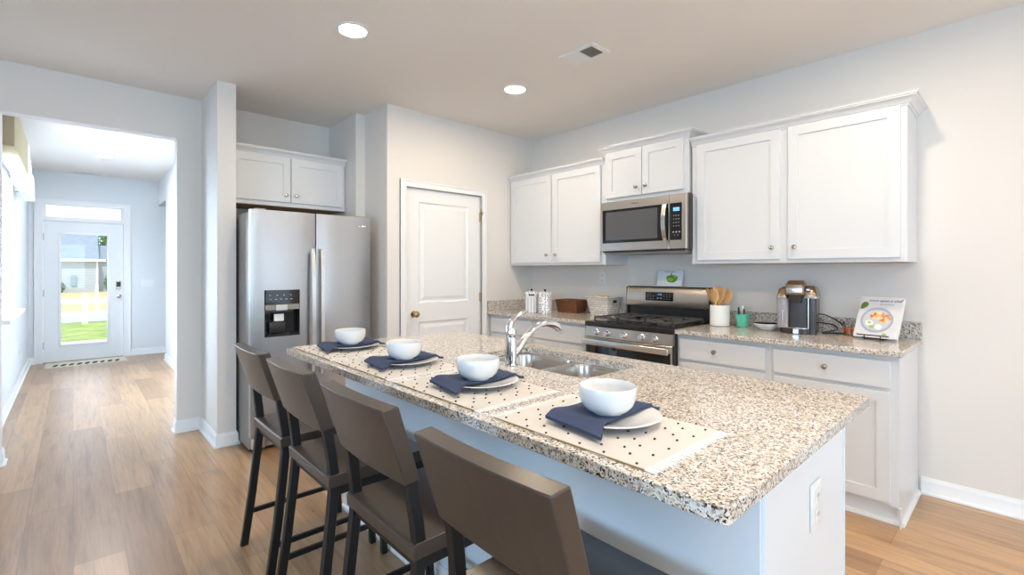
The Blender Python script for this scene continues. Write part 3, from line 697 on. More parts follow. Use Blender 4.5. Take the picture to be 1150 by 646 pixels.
# ------------------------------------------------------------------ bar stools
SXC = .82
def make_stool(label):
    t = thing('bar_stool', label, 'bar stool', (SXC, 2.36, 0), 0, 'dark bar stools along the island')
    X = lambda x: x - SXC
    # curved back panel
    b = MB(); N = 12; hw = .203; loops = []
    for k in range(N + 1):
        u = -1 + 2 * k / N; y = u * hw; bulge = -.011 * (1 - u * u)
        loops.append([(X(.627) + bulge, y, .768), (X(.672) + bulge, y, .772), (X(.608) + bulge, y, .978), (X(.560) + bulge, y, .974)])
    b.loft(loops); bevel_mod(b.build('backrest', M_SWOOD, t, angle=40), .004, 2)
    # seat
    b = MB(); N = 10; loops = []
    for k in range(N + 1):
        u = -1 + 2 * k / N; y = u * .207; dz = -.004 * (1 - u * u)
        loops.append([(X(.650), y, .566), (X(1.062), y, .566), (X(1.066), y, .598 + dz), (X(1.055), y, .607 + dz), (X(.657), y, .609 + dz), (X(.648), y, .602 + dz)])
    b.loft(loops); bevel_mod(b.build('seat', M_SWOOD, t, angle=40), .002, 2)
    b = MB(); b.box(X(.67), X(1.06), -.196, -.172, .530, .567, .002).box(X(.67), X(1.06), .172, .196, .530, .567, .002).box(X(.665), X(.69), -.19, .19, .535, .567, .002).box(X(1.035), X(1.06), -.19, .19, .530, .567, .002)
    b.build('seat_frame', M_SBLK, t)
    for s in (1, -1):
        b = MB(); b.bar([(X(.622), s * .178, .90), (X(.652), s * .183, .770), (X(.667), s * .188, .66), (X(.673), s * .190, .60), (X(.672), s * .191, .55), (X(.662), s * .193, .45), (X(.640), s * .196, .25), (X(.605), s * .199, 0)], .034, .026)
        bevel_mod(b.build('leg', M_SBLK, t, angle=50), .003, 1)
        b = MB(); b.bar([(X(1.045), s * .190, .532), (X(1.058), s * .196, .25), (X(1.070), s * .199, 0)], .028, .026); bevel_mod(b.build('leg', M_SBLK, t, angle=50), .003, 1)
        b = MB(); b.box(X(.63), X(1.06), s * .197 - .008, s * .197 + .008, .145, .167, .002); b.build('stretcher', M_SBLK, t)
    b = MB(); b.box(X(1.050), X(1.072), -.19, .19, .20, .222, .002); b.build('footrest', M_SBLK, t)
    return t
s1 = make_stool('dark bar stool farthest from the camera, next to the refrigerator')
for y, lb in ((1.845, 'dark bar stool second from the refrigerator'), (1.285, 'dark bar stool second nearest the camera, third from the refrigerator'), (.70, 'large dark bar stool nearest the camera, cut off by the bottom edge')):
    c = copy_tree(s1); c.location = (SXC - (.02 if y < 1 else 0), y, 0); c['label'] = lb

# ------------------------------------------------------------------ place settings
def make_placemat(label):
    t = thing('placemat', label, 'placemat', (1.03, 2.39, .9145), 0, 'dotted cream placemats on the island')
    b = MB(); random.seed(3)
    hx, hy = .175, .235
    nx, ny = 10, 14
    g = [[b.V((-hx + 2 * hx * i / nx + .003 * math.sin(j * 1.3), -hy + 2 * hy * j / ny, .0018 + .0009 * math.sin(i * 1.7 + j * .9))) for j in range(ny + 1)] for i in range(nx + 1)]
    for i in range(nx):
        for j in range(ny): b.F([g[i][j], g[i + 1][j], g[i + 1][j + 1], g[i][j + 1]])
    e = [g[i][0] for i in range(nx + 1)] + [g[nx][j] for j in range(1, ny + 1)] + [g[i][ny] for i in range(nx - 1, -1, -1)] + [g[0][j] for j in range(ny - 1, 0, -1)]
    low = [b.bm.verts.new((v.co.x, v.co.y, .0002)) for v in e]
    for k in range(len(e)): b.F([e[k], low[k], low[(k + 1) % len(e)], e[(k + 1) % len(e)]])
    b.build('cloth', M_MAT, t)
    b = MB()
    for i in range(12):
        for j in range(11):
            if (i + j) % 2: continue
            x = -hx + .018 + i * .0305 + random.uniform(-.005, .005); y = -hy + .026 + j * .042 + random.uniform(-.012, .012)
            b.sphere((x, y, .0035), .0032, 1.2, 1, .7, 7, 5)
    b.build('knot_pattern', M_KNOT, t)
    for s in (-1, 1):
        b = MB()
        for k in range(70):
            x = -hx + .0025 + k * (2 * hx - .005) / 69; l = .026 + random.uniform(-.006, .008); dx = random.uniform(-.003, .003)
            b.loft([[(x - .0022, s * hy * .995, .0005), (x + .0022, s * hy * .995, .0005), (x + .0022, s * hy * .995, .0022), (x - .0022, s * hy * .995, .0022)],
                    [(x - .0022 + dx, s * (hy + l), .0003), (x + .0022 + dx, s * (hy + l), .0003), (x + .0022 + dx, s * (hy + l), .0013), (x - .0022 + dx, s * (hy + l), .0013)]])
        b.build('fringe', M_FRINGE, t)
    b = MB(); b.box(-hx - .001, -hx + .002, -hy, hy, .0003, .0035); b.build('stitched_edge', M_SEAM, t)
    return t
mats_y = [2.385, 1.855, 1.325, .765]
PL = ['at the far island end near the refrigerator', 'second from the refrigerator', 'beside the faucet, third from the refrigerator', 'at the near island end']
pm = make_placemat('cream dotted placemat with fringe ' + PL[0])
def make_plate(label):
    b = MB(); b.lathe([(0, .0), (.07, 0), (.073, .004), (.082, .004), (.115, .013), (.134, .018), (.1365, .0195), (.133, .0205), (.112, .0165), (.080, .0085), (0, .0075)], (0, 0, 0), 48)
    return tag(b.build('plate', M_CERAM, None, angle=60), label, 'plate', 'white plates on the island')
def make_bowl(label):
    b = MB(); b.lathe([(0, .0035), (.032, .0035), (.034, 0), (.039, 0), (.041, .005), (.056, .012), (.068, .025), (.0745, .042), (.0762, .058), (.0762, .073), (.0748, .0755), (.0722, .073), (.0722, .058), (.070, .043), (.063, .027), (.050, .015), (.030, .009), (0, .008)], (0, 0, 0), 48)
    return tag(b.build('bowl', M_CERAM, None, angle=60), label, 'bowl', 'white bowls on the island')
def make_napkin(label):
    b = MB(); NX, NY = 36, 10
    def prof(x):   # height of the cloth over mat and plate
        if x < -.118: return .021 - (-.118 - x) * .42
        if x > .120: return .021 - (x - .120) * .75
        return .021 - .007 * max(0, 1 - (x / .10) ** 2)
    T = .008; topv = []; botv = []
    for i in range(NX + 1):
        u = i / NX; x = -.158 + u * .312; rt = []; rb = []
        for j in range(NY + 1):
            v = j / NY
            ylo = -.082 + .028 * math.sin(PI * min(1, u * 1.0)) + .018 * u; yhi = .098 + .012 * u
            if u < .25: ylo -= .020 * (1 - u / .25)
            y = ylo + (yhi - ylo) * v; xx = x + (.012 * v if u < .5 else -.035 * v * (u - .5) * 2) - (.012 * (1 - v) ** 3 if u < .3 else 0)
            z = prof(xx) + .0016 * math.sin(v * 7 + u * 9) * (1 if abs(xx) > .05 else .2) + (.003 * math.sin(v * PI) if xx > .1 or xx < -.11 else 0)
            z = max(z, .0075)
            rt.append(b.V((xx, y, z + T))); rb.append(b.V((xx, y, z)))
        topv.append(rt); botv.append(rb)
    for i in range(NX):
        for j in range(NY):
            b.F([topv[i][j], topv[i + 1][j], topv[i + 1][j + 1], topv[i][j + 1]]); b.F([botv[i][j], botv[i][j + 1], botv[i + 1][j + 1], botv[i + 1][j]])
    for i in range(NX):
        for j in (0, NY): b.F([topv[i][j], botv[i][j], botv[i + 1][j], topv[i + 1][j]])
    for j in range(NY):
        for i in (0, NX): b.F([topv[i][j], topv[i][j + 1], botv[i][j + 1], botv[i][j]])
    return tag(b.build('napkin', M_NAVY, None, angle=55), label, 'napkin', 'navy napkins on the island')
pl, na, bo = make_plate('x'), make_napkin('x'), make_bowl('x')
bc = [(1.062, 2.395), (1.056, 1.835), (1.052, 1.318), (1.058, .768)]
for i in range(4):
    m_ = pm if i == 0 else copy_tree(pm); m_.location = (1.03, mats_y[i], .9145); m_['label'] = 'cream dotted placemat with fringe ' + PL[i]
    p_ = pl if i == 0 else copy_tree(pl); n_ = na if i == 0 else copy_tree(na); b_ = bo if i == 0 else copy_tree(bo)
    x, y = bc[i]
    p_.location = (x + .012, y + .002, .9192); n_.location = (x + .012, y + .005, .9197); b_.location = (x, y, .9395)
    n_.rotation_euler.z = (0, .03, -.04, 0)[i]
    p_['label'] = 'round white plate under the navy napkin, ' + PL[i]
    n_['label'] = 'folded navy napkin draped over the plate ' + PL[i]
    b_['label'] = 'white ceramic bowl on the navy napkin, ' + PL[i]

# ------------------------------------------------------------------ things on the counters
CZ = .9142
# canisters
M_DOT = mat('blue_dotted_ceramic', (.86, .86, .86), .2)
vd = nd(M_DOT, 'ShaderNodeTexVoronoi'); vd.inputs['Scale'].default_value = 62; vd.inputs['Randomness'].default_value = .45; lk(M_DOT, coords(M_DOT), vd.inputs['Vector'])
r = ramp(M_DOT, vd.outputs[0], [(0, (.05, .06, .14)), (.34, (.88, .88, .88))], 'CONSTANT'); lk(M_DOT, r.outputs[0], bsdf(M_DOT).inputs['Base Color'])
M_STR = mat('blue_striped_ceramic', (.86, .86, .86), .2)
g = nd(M_STR, 'ShaderNodeTexGradient', gradient_type='RADIAL'); lk(M_STR, coords(M_STR), g.inputs[0])
mm = nd(M_STR, 'ShaderNodeMath', operation='MULTIPLY'); lk(M_STR, g.outputs[1], mm.inputs[0]); mm.inputs[1].default_value = 13
fr_ = nd(M_STR, 'ShaderNodeMath', operation='FRACT'); lk(M_STR, mm.outputs[0], fr_.inputs[0])
r = ramp(M_STR, fr_.outputs[0], [(0, (.86, .86, .87)), (.30, (.10, .11, .24)), (.42, (.86, .86, .87)), (.55, (.45, .47, .62)), (.62, (.86, .86, .87)), (.72, (.2, .22, .36)), (.77, (.86, .86, .87))], 'CONSTANT'); lk(M_STR, r.outputs[0], bsdf(M_STR).inputs['Base Color'])
def canister(label, x, y, m_body, m_lid, rb=.064):
    t = thing('canister', label, 'canister', (x, y, CZ))
    b = MB(); b.lathe([(0, 0), (rb - .003, 0), (rb, .004), (rb, .150), (rb - .002, .153), (0, .153)], (0, 0, 0), 36); b.build('body', m_body, t)
    b = MB(); b.lathe([(rb + .002, .1535), (rb + .003, .158), (rb + .001, .190), (rb - .012, .202), (.02, .206), (0, .206)], (0, 0, 0), 36); l = b.build('lid', m_lid, t)
    b = MB(); b.lathe([(.006, .206), (.006, .212), (.011, .216), (.012, .224), (.008, .230), (0, .231)], (0, 0, 0), 16); b.build('lid_knob', M_BLKP, l)
    return t
c1_ = canister('blue and white striped ceramic canister with a dotted lid and black knob', 3.27, 3.265, M_STR, M_DOT)
canister('white ceramic canister with blue dots all over and black knob', 3.29, 3.105, M_DOT, M_DOT)
for ch in c1_.children:
    if ch.name.startswith('lid'):
        b = MB(); b.box(-.026, .026, -.0012, .0012, -.006, .006, .001); o_ = b.build('lid_plaque', M_NAVY, ch); o_.location = (-.047, -.047, .174); o_.rotation_euler = (0, 0, -PI / 4)
# baskets
def wicker(name, c0, c1_, sc):
    m = mat(name, c0, .6)
    w1 = nd(m, 'ShaderNodeTexBrick'); w1.offset = .5
    tc = nd(m, 'ShaderNodeTexCoord'); sx = nd(m, 'ShaderNodeSeparateXYZ'); lk(m, tc.outputs['Object'], sx.inputs[0])
    ad = nd(m, 'ShaderNodeMath', operation='ADD'); lk(m, sx.outputs[0], ad.inputs[0]); lk(m, sx.outputs[1], ad.inputs[1])
    cb = nd(m, 'ShaderNodeCombineXYZ'); lk(m, ad.outputs[0], cb.inputs[0]); lk(m, sx.outputs[2], cb.inputs[1]); lk(m, cb.outputs[0], w1.inputs['Vector'])
    w1.inputs['Scale'].default_value = sc; w1.inputs['Brick Width'].default_value = .9; w1.inputs['Row Height'].default_value = .34; w1.inputs['Mortar Size'].default_value = .05; w1.inputs['Mortar Smooth'].default_value = 1
    w1.inputs['Color1'].default_value = (*c0, 1); w1.inputs['Color2'].default_value = (*[c * .8 for c in c0], 1); w1.inputs['Mortar'].default_value = (*c1_, 1)
    lk(m, w1.outputs[0], bsdf(m).inputs['Base Color'])
    iv = nd(m, 'ShaderNodeMath', operation='SUBTRACT'); iv.inputs[0].default_value = 1; lk(m, w1.outputs[1], iv.inputs[1]); bump(m, iv.outputs[0], .8, .004)
    return m
M_WB = wicker('brown_wicker', (.23, .08, .03), (.035, .012, .006), 15)
M_WW = wicker('white_wicker', (.85, .79, .74), (.30, .22, .18), 17)
def basket(label, loc, w0, d0, w1, d1, h, m, hole=False):
    """w along y, d along x; flared towards the top"""
    t = thing('basket', label, 'basket', loc)
    b = MB(); L = []; th = .009
    for s in range(5):
        k = s / 4; L.append([(p[0], p[1], h * k) for p in rrect(-(d0 + (d1 - d0) * k) / 2, (d0 + (d1 - d0) * k) / 2, -(w0 + (w1 - w0) * k) / 2, (w0 + (w1 - w0) * k) / 2, .012, 3)])
    L.append([(p[0], p[1], h) for p in rrect(-d1 / 2 + th, d1 / 2 - th, -w1 / 2 + th, w1 / 2 - th, .008, 3)])
    L.append([(p[0], p[1], th) for p in rrect(-d0 / 2 + th, d0 / 2 - th, -w0 / 2 + th, w0 / 2 - th, .008, 3)])
    b.loft(L); b.build('woven_body', m, t)
    b = MB(); lp = rrect(-d1 / 2, d1 / 2, -w1 / 2, w1 / 2, .012, 3); b.tube([(p[0], p[1], h) for p in lp] + [(lp[0][0], lp[0][1], h)], .0065, 8, cap=False); b.build('rim', m, t)
    for s in ((-1,) if hole else ()):
        b = MB(); k = .78; y = s * ((w0 + (w1 - w0) * k) / 2 + .0012); b.box(-.028, .028, y - .001, y + .001, h * .70, h * .87, .0008); b.build('handle_hole', M_BLKP, t)
    return t
basket('dark brown woven basket on the corner counter', (3.585, 3.03, CZ), .23, .15, .27, .185, .118, M_WB)
basket('white woven basket with handle hole beside the stove', (3.575, 2.635, CZ), .19, .15, .255, .22, .165, M_WW, True)
M_LEM = mat('yellow_fruit', (.85, .55, .06), .4)
for k, (dx, dy_, dz, lb) in enumerate([(-.055, .035, .150, 'yellow lemon at the left front in the white basket'), (-.02, -.03, .146, 'yellow lemon in the middle of the white basket'), (.04, .03, .146, 'yellow lemon at the back of the white basket')]):
    b = MB(); b.sphere((0, 0, 0), .030, 1.2, 1, 1, 16, 10); b.sphere((.035, 0, 0), .008, 1, 1, 1, 8, 6)
    o_ = tag(b.build('lemon', M_LEM), lb, 'lemon', 'lemons in the white basket'); o_.location = (3.575 + dx, 2.635 + dy_, CZ + dz); o_.rotation_euler = (.2 * k, .1, k * 1.3)
b = MB(org=(3.60, 2.63, CZ + .012)); b.box(3.53, 3.64, 2.56, 2.71, CZ + .012, CZ + .116, .02, 3)
tag(b.build('folded_towel', mat('tan_towel', (.5, .34, .2), .9)), 'tan folded towel lying in the white basket beneath the lemons', 'towel')
# framed picture standing on the range
M_SHOW = mat('picture_glass', (.80, .84, .90), .15)
PR = (3.652, 2.03, 1.1895)
pc = thing('glass_picture_board', 'small glass board with a green pepper picture on top of the stove', 'picture', PR, RZ)
mxp = Matrix.Rotation(R(-12), 4, 'X')
def tilt(b): b.mx = mxp; return b
tilt(MB()).box(-.115, .115, .0, .008, .0, .135, .003, 2).build('board', M_SHOW, pc)
b = tilt(MB()); b.box(-.11, .11, -.0012, 0, .004, .05); b.build('picture_table', mat('picture_white', (.85, .84, .83), .4), pc)
b = tilt(MB())
def blob(b, cx, cz, rx, rz, y, n=16, ph=0, wob=.0):
    vs = [(cx + rx * math.cos(2 * PI * k / n) * (1 + wob * math.sin(3 * 2 * PI * k / n + ph)), cz + rz * math.sin(2 * PI * k / n) * (1 + wob * math.cos(2 * 2 * PI * k / n + ph))) for k in range(n)]
    return b.prism(vs, 'y', y, y - .0008)
blob(b, .02, .065, .050, .035, -.0013, 20, 0, .1); b.build('pepper', mat('pepper_green', (.12, .30, .03), .4), pc)
b = tilt(MB()); blob(b, .005, .058, .03, .016, -.0023, 14, 1, .1); blob(b, .045, .082, .012, .010, -.0023, 10, 1, .1); b.build('pepper_highlight', mat('pepper_light', (.30, .50, .08), .4), pc)
b = tilt(MB()); b.box(.008, .016, -.0035, -.0014, .095, .112).box(-.05, .045, -.0024, -.0013, .120, .1235); b.build('pepper_stem', mat('pepper_dark', (.05, .12, .03), .5), pc)
# utensil crock and wooden utensils
CK = (3.515, 1.545, CZ)
b = MB(); rr_ = .068
b.lathe([(0, .001), (rr_ - .006, .001), (rr_, .006), (rr_, .148), (rr_ - .002, .153), (rr_ - .008, .153), (rr_ - .009, .148), (rr_ - .009, .012), (0, .010)], (0, 0, 0), 40)
tag(b.build('utensil_crock', mat('ribbed_white_crock', (.85, .84, .82), .45), None, loc=CK), 'white ceramic crock holding wooden utensils beside the stove', 'crock')
M_WOODU = mat('light_bamboo', (.62, .36, .14), .5); n = noise(M_WOODU, coords(M_WOODU, (60, 60, 6)), 1, 3); r = ramp(M_WOODU, n.outputs[0], [(.3, (.50, .27, .10)), (.7, (.70, .42, .18))]); lk(M_WOODU, r.outputs[0], bsdf(M_WOODU).inputs['Base Color'])
def utensil(name, label, base, tipy, tipx, kind, L_=.27):
    b = MB(); b.tube([(0, 0, 0), (0, 0, L_ * .66)], .0065, 8)
    hw = .030 if kind != 'narrow' else .024
    if kind in ('spoon', 'narrow'):
        L = []
        for k in range(9):
            t_ = k / 8; w_ = hw * math.sin(PI * (.12 + .84 * t_)) ** .7; z = L_ * (.60 + .42 * t_); d = .004 + .004 * math.sin(PI * t_)
            L.append([(-.003 + d, -w_, z), (-.003 + d * 2, 0, z), (-.003 + d, w_, z), (-.008, 0, z)])
        b.loft(L)
    elif kind == 'spatula':
        b.loft([[(-.003, -w_, z), (.003, -w_, z), (.003, w_, z), (-.003, w_, z)] for w_, z in ((.008, L_ * .58), (.028, L_ * .72), (.033, L_ * .98), (.028, L_ * 1.0))])
    else:
        for a0, a1 in ((-.033, -.017), (-.013, -.005), (-.001, .007), (.011, .033)): b.box(-.003, .003, a0, a1, L_ * .72, L_ * .90)
        b.loft([[(-.003, -w_, z), (.003, -w_, z), (.003, w_, z), (-.003, w_, z)] for w_, z in ((.008, L_ * .55), (.033, L_ * .72))]); b.box(-.003, .003, -.033, .033, L_ * .90, L_ * 1.0)
    o = tag(b.build(name, M_WOODU, None, angle=50), label, 'utensil', 'wooden utensils in the crock')
    bs = Vector(CK) + Vector((base[0], base[1], .013)); tip = Vector((CK[0] + tipx, CK[1] + tipy, CK[2] + .28))
    d = (tip - bs).normalized(); o.location = bs; o.rotation_euler = (math.asin(-d.y), math.asin(d.x), 0) if True else o.rotation_euler
    return o
utensil('wooden_spoon', 'wooden spoon leaning farthest left in the white crock', (.015, -.03), .105, .0, 'narrow', .285)
utensil('wooden_spatula', 'solid wooden spatula leaning left in the crock, second from left', (-.01, -.02), .055, .03, 'spatula', .275)
utensil('wooden_spoon', 'wooden spoon just left of the slotted turner in the crock', (-.03, -.005), .028, -.04, 'spoon', .27)
utensil('slotted_turner', 'slotted wooden turner upright in the middle of the crock', (-.02, .02), -.022, -.02, 'slotted', .275)
utensil('wooden_spoon', 'wooden spoon leaning right in the white crock', (.01, .035), -.085, -.01, 'spoon', .275)
# mint pot with spreaders
MP = (3.56, 1.40, CZ)
M_MINT = mat('mint_ceramic', (.13, .56, .40), .25)
b = MB(); b.lathe([(0, .001), (.034, .001), (.037, .004), (.047, .082), (.050, .084), (.051, .094), (.046, .094), (.043, .08), (.034, .010), (0, .009)], (0, 0, 0), 32)
tag(b.build('mint_pot', M_MINT, None, loc=MP), 'small mint green pot right of the utensil crock', 'pot')
for k, (dx, dy_, tx, ty, h_, mk, lb) in enumerate([(-.012, .012, -.03, .016, .135, M_BLKP, 'dark handled spreader at the left of the mint pot'), (.0, -.0, -.006, -.004, .145, M_PLASTIC, 'white handled spreader in the middle of the mint pot'), (-.01, -.015, -.03, -.022, .125, M_BLKP, 'dark handled spreader at the right of the mint pot')]):
    t = thing('spreader', lb, 'utensil', (MP[0] + dx, MP[1] + dy_, CZ + .0102), 0, 'spreaders in the mint pot')
    t.rotation_euler = (math.asin(-(ty - dy_) / h_) if abs(ty - dy_) < h_ else 0, math.asin(max(-.9, min(.9, (tx - dx) / h_))), 0)
    MB().box(-.0008, .0008, -.006, .006, 0, h_ * .55).build('blade', M_CHROME, t)
    MB().lathe([(.004, h_ * .5), (.0065, h_ * .6), (.0065, h_ * .93), (.004, h_), (0, h_)], (0, 0, 0), 10).build('handle', mk, t)
# small bowl with green inside
BP = (3.50, 1.215, CZ)
t = thing('shallow_bowl', 'shallow white bowl with a green inside left of the coffee maker', 'bowl', BP)
MB().lathe([(0, 0.0), (.035, 0), (.038, .004), (.060, .016), (.080, .036), (.086, .045), (.085, .047), (.082, .046)], (0, 0, 0), 40).build('outer_shell', M_CERAM, t, angle=60)
MB().lathe([(.082, .046), (.074, .034), (.055, .018), (.03, .008), (0, .007)], (0, 0, 0), 40).build('inner_glaze', mat('sage_glaze', (.28, .50, .34), .2), t, angle=60)
# glass with orange contents
GP = (3.615, .765, CZ)
t = thing('drinking_glass', 'small clear glass holding orange filling between coffee maker and cookbook', 'glass', GP)
MB().lathe([(0, 0), (.030, 0), (.033, .004), (.037, .084), (.0365, .085), (.034, .084), (.030, .008), (0, .007)], (0, 0, 0), 28).build('glass_body', M_GLASS, t, angle=60)
MB().lathe([(0, .0078), (.0292, .0085), (.0315, .045), (0, .046)], (0, 0, 0), 28).build('orange_filling', mat('orange_filling', (.80, .20, .05), .4), t, angle=60)

# ------------------------------------------------------------------ coffee maker
KP = (3.385, 1.118, CZ)
M_KB = mat('coffee_maker_brown', (.05, .038, .034), .25, .2)
M_KT = mat('bronze_lid', (.35, .25, .16), .22, .8)
M_KS = mat('silver_trim', (.72, .72, .73), .2, .9)
km = thing('coffee_maker', 'dark single serve coffee maker with silver trim on the right counter', 'coffee maker', KP, RZ + R(8))
km.scale = (.90, .80, 1)
W = .245
def rr3(x0, x1, y0, y1, r, z, n=5): return [(p[0], p[1], z) for p in rrect(x0, x1, y0, y1, r, n)]
b = MB(); b.loft([rr3(.01, W - .01, .09, .27, .03, 0), rr3(.006, W - .006, .085, .275, .035, .02), rr3(.0, W, .08, .28, .035, .24), rr3(.01, W - .01, .085, .275, .035, .262)]); b.build('body', M_KB, km, angle=50)
b = MB(); b.loft([rr3(.075, W - .055, .065, .10, .01, .035), rr3(.075, W - .055, .06, .10, .01, .235)]); b.build('front_panel', mat('coffee_front_panel', (.05, .042, .042), .3), km)
b = MB(); b.loft([rr3(W - .05, W - .002, .03, .12, .012, .0), rr3(W - .05, W, .035, .12, .012, .24)]); b.build('side_column', M_KB, km)
b = MB(); b.box(W - .052, W - .046, .028, .034, .0, .245, .002); b.build('column_trim', M_KS, km)
b = MB(); b.loft([rr3(.0, .068, .035, .20, .018, .035), rr3(-.006, .070, .03, .20, .02, .225)]); wt = b.build('water_tank', mat('tank_plastic', (.42, .40, .42), .12, alpha=1.0) if False else mat('tank_plastic', (.34, .31, .32), .1), km)
b = MB(); b.loft([rr3(.006, .062, .038, .19, .014, .038), rr3(.002, .065, .0335, .19, .014, .150)]); 
b.build('water', mat('tank_water', (.12, .11, .12), .1), wt)
b = MB(); b.box(.036, .040, .026, .032, .045, .15); b.build('tank_highlight', M_KS, wt)
pts = []
for k in range(17):
    a = PI + PI * k / 16; pts.append((.125 + .098 * math.cos(a), .075 + .072 * math.sin(a)))
b = MB(); b.prism(pts, 'z', .0, .036); b.build('drip_tray', M_KB, km)
b = MB(); pts2 = [(.125 + (p[0] - .125) * .94, .075 + (p[1] - .075) * .94) for p in pts]; b.prism(pts2, 'z', .036, .040); b.build('drip_grate', M_KS, km)
b = MB(); b.box(.105, .140, -.0005, .006, .004, .034, .002); b.build('tray_badge', M_KS, km)
# head: centre hood, side lids
b = MB(); L = []
for y, z0, z1, hw in ((.0, .258, .300, .052), (.004, .252, .318, .058), (.05, .25, .340, .062), (.12, .25, .345, .060), (.20, .25, .325, .055), (.26, .25, .285, .050)):
    L.append([(.115 - hw, y, z0), (.115 + hw, y, z0), (.115 + hw, y, z1 - .02), (.115 + hw * .75, y, z1), (.115 - hw * .75, y, z1), (.115 - hw, y, z1 - .02)])
b.loft(L); b.build('brew_hood', M_KT, km, angle=50)
b = MB(); b.box(.065, .165, -.010, .006, .262, .298, .006, 3); hb_ = b.build('hood_handle', M_KS, km)
text('KEURIG', .020, M_GREYP, 'lettering', hb_, (.115, -.0105, .281), (R(90), 0, 0))
b = MB(); b.loft([rr3(.085, .155, .015, .09, .02, .200), rr3(.074, .166, .005, .095, .02, .25)]); b.build('pod_holder', M_KB, km)
b = MB(); b.loft([rr3(-.006, .068, .03, .25, .025, .226), rr3(-.006, .068, .028, .25, .025, .240)]); b.build('tank_lid_rim', M_KS, km)
b = MB(); b.loft([rr3(-.004, .070, .03, .25, .025, .240), rr3(.006, .068, .05, .24, .025, .285), rr3(.03, .066, .09, .2, .015, .303)]); b.build('tank_lid', M_KT, km, angle=60)
b = MB(); b.loft([rr3(.158, W + .004, .02, .25, .03, .240), rr3(.158, W + .002, .018, .25, .03, .262), rr3(.162, W - .01, .05, .235, .03, .300), rr3(.17, W - .03, .08, .21, .02, .310)]); b.build('control_lid', M_KT, km, angle=60)
b = MB(); b.loft([rr3(.156, W + .006, .018, .25, .03, .232), rr3(.156, W + .006, .016, .25, .03, .242)]); b.build('control_lid_rim', M_KS, km)
b = MB(); b.mx = Matrix.Translation((.195, .03, .282)) @ Matrix.Rotation(R(-35), 4, 'X'); b.box(-.016, .016, -.005, .002, -.012, .012, .003, 2); b.build('display', mat('dark_display', (.02, .03, .12), .1), km)
b = MB(); b.mx = Matrix.Translation((.195, .03, .282)) @ Matrix.Rotation(R(-35), 4, 'X'); b.box(-.010, .010, -.006, -.005, -.005, .006); b.build('display_screen', mat('display_screen', (.6, .66, .8), .3), km)
# cord
def bez(pts, n=10):
    out = []; P_ = [Vector(p) for p in pts]; P_ = [P_[0]] + P_ + [P_[-1]]
    for i in range(1, len(P_) - 2):
        for k in range(n):
            t = k / n; a, b_, c, d = P_[i - 1], P_[i], P_[i + 1], P_[i + 2]
            out.append(.5 * ((2 * b_) + (-a + c) * t + (2 * a - 5 * b_ + 4 * c - d) * t * t + (-a + 3 * b_ - 3 * c + d) * t ** 3))
    out.append(P_[-2]); return out
b = MB(org=(3.66, .9, CZ)); b.tube(bez([(3.60, .97, CZ + .125), (3.63, .90, CZ + .115), (3.65, .83, CZ + .075), (3.655, .795, CZ + .03), (3.63, .80, CZ + .006), (3.58, .85, CZ + .006), (3.56, .90, CZ + .006), (3.60, .83, CZ + .03), (3.63, .86, CZ + .055), (3.64, .93, CZ + .062), (3.64, .97, CZ + .06)]), .0045, 8)
tag(b.build('power_cord', M_BLKP), 'looped black power cord right beside the coffee maker', 'cord')

# ------------------------------------------------------------------ cookbook on wire stand
BK = (3.47, .615, CZ)
bkz = RZ - R(10)
TB = R(-27)
book = thing('cookbook', 'white cookbook with a plate of food on its cover leaning on a wire stand', 'book', (BK[0], BK[1], CZ + .014), bkz)
mxb = Matrix.Rotation(TB, 4, 'X')
def bk_(m=mxb): b = MB(); b.mx = m; return b
BW, BH, BT = .105, .262, .026
bk_().box(-BW, BW, .004, BT - .003, .003, BH - .003).build('pages', mat('book_pages', (.85, .84, .80), .8), book)
M_COV = mat('book_cover', (.80, .79, .80), .3)
n = noise(M_COV, coords(M_COV, (8, 8, 8)), 1, 3); r = ramp(M_COV, n.outputs[0], [(.35, (.74, .73, .77)), (.65, (.84, .83, .83))]); lk(M_COV, r.outputs[0], bsdf(M_COV).inputs['Base Color'])
bk_().box(-BW - .002, BW + .003, .0, .004, 0, BH).box(-BW - .002, BW + .003, BT - .003, BT + .001, 0, BH).box(-BW - .004, -BW, .0, BT + .001, 0, BH).build('cover', M_COV, book)
def art(name, m, fn): b = bk_(); fn(b); o = b.build(name, m, book); return o
art('plate_picture', mat('cover_plate_grey', (.42, .45, .55), .3), lambda b: blob(b, -.005, .110, .082, .080, -.0002, 36))
art('plate_inner_picture', mat('cover_plate_light', (.62, .64, .70), .3), lambda b: blob(b, -.005, .110, .070, .068, -.0011, 36))
random.seed(5)
cols = [((.85, .48, .08), 16), ((.80, .20, .06), 7), ((.90, .70, .45), 8)]
for ci, (c, n_) in enumerate(cols):
    def fn(b, n_=n_, ci=ci):
        for k in range(n_):
            a = random.uniform(-.6, PI * .95); rr2 = random.uniform(.0, .048)
            blob(b, .008 + rr2 * math.cos(a), .118 + rr2 * math.sin(a) * .9, random.uniform(.008, .013), random.uniform(.007, .012), -.0021 - ci * .0006 - k * .00004, 8, k, .15)
    art(('orange', 'red', 'peach')[ci] + '_food_picture', mat('cover_food_%d' % ci, c, .4), fn)
art('white_food_picture', mat('cover_food_white', (.86, .88, .84), .4), lambda b: (blob(b, -.038, .088, .022, .019, -.0042, 18, 1, .06), blob(b, .010, .066, .020, .018, -.0042, 18, 2, .06)))
art('green_food_picture', mat('cover_food_green', (.42, .56, .18), .4), lambda b: (blob(b, -.022, .066, .013, .010, -.005, 12, 0, .2), blob(b, -.038, .092, .009, .007, -.0052, 10, 2, .2), blob(b, .045, .022, .012, .008, -.0008, 10, 2, .2)))
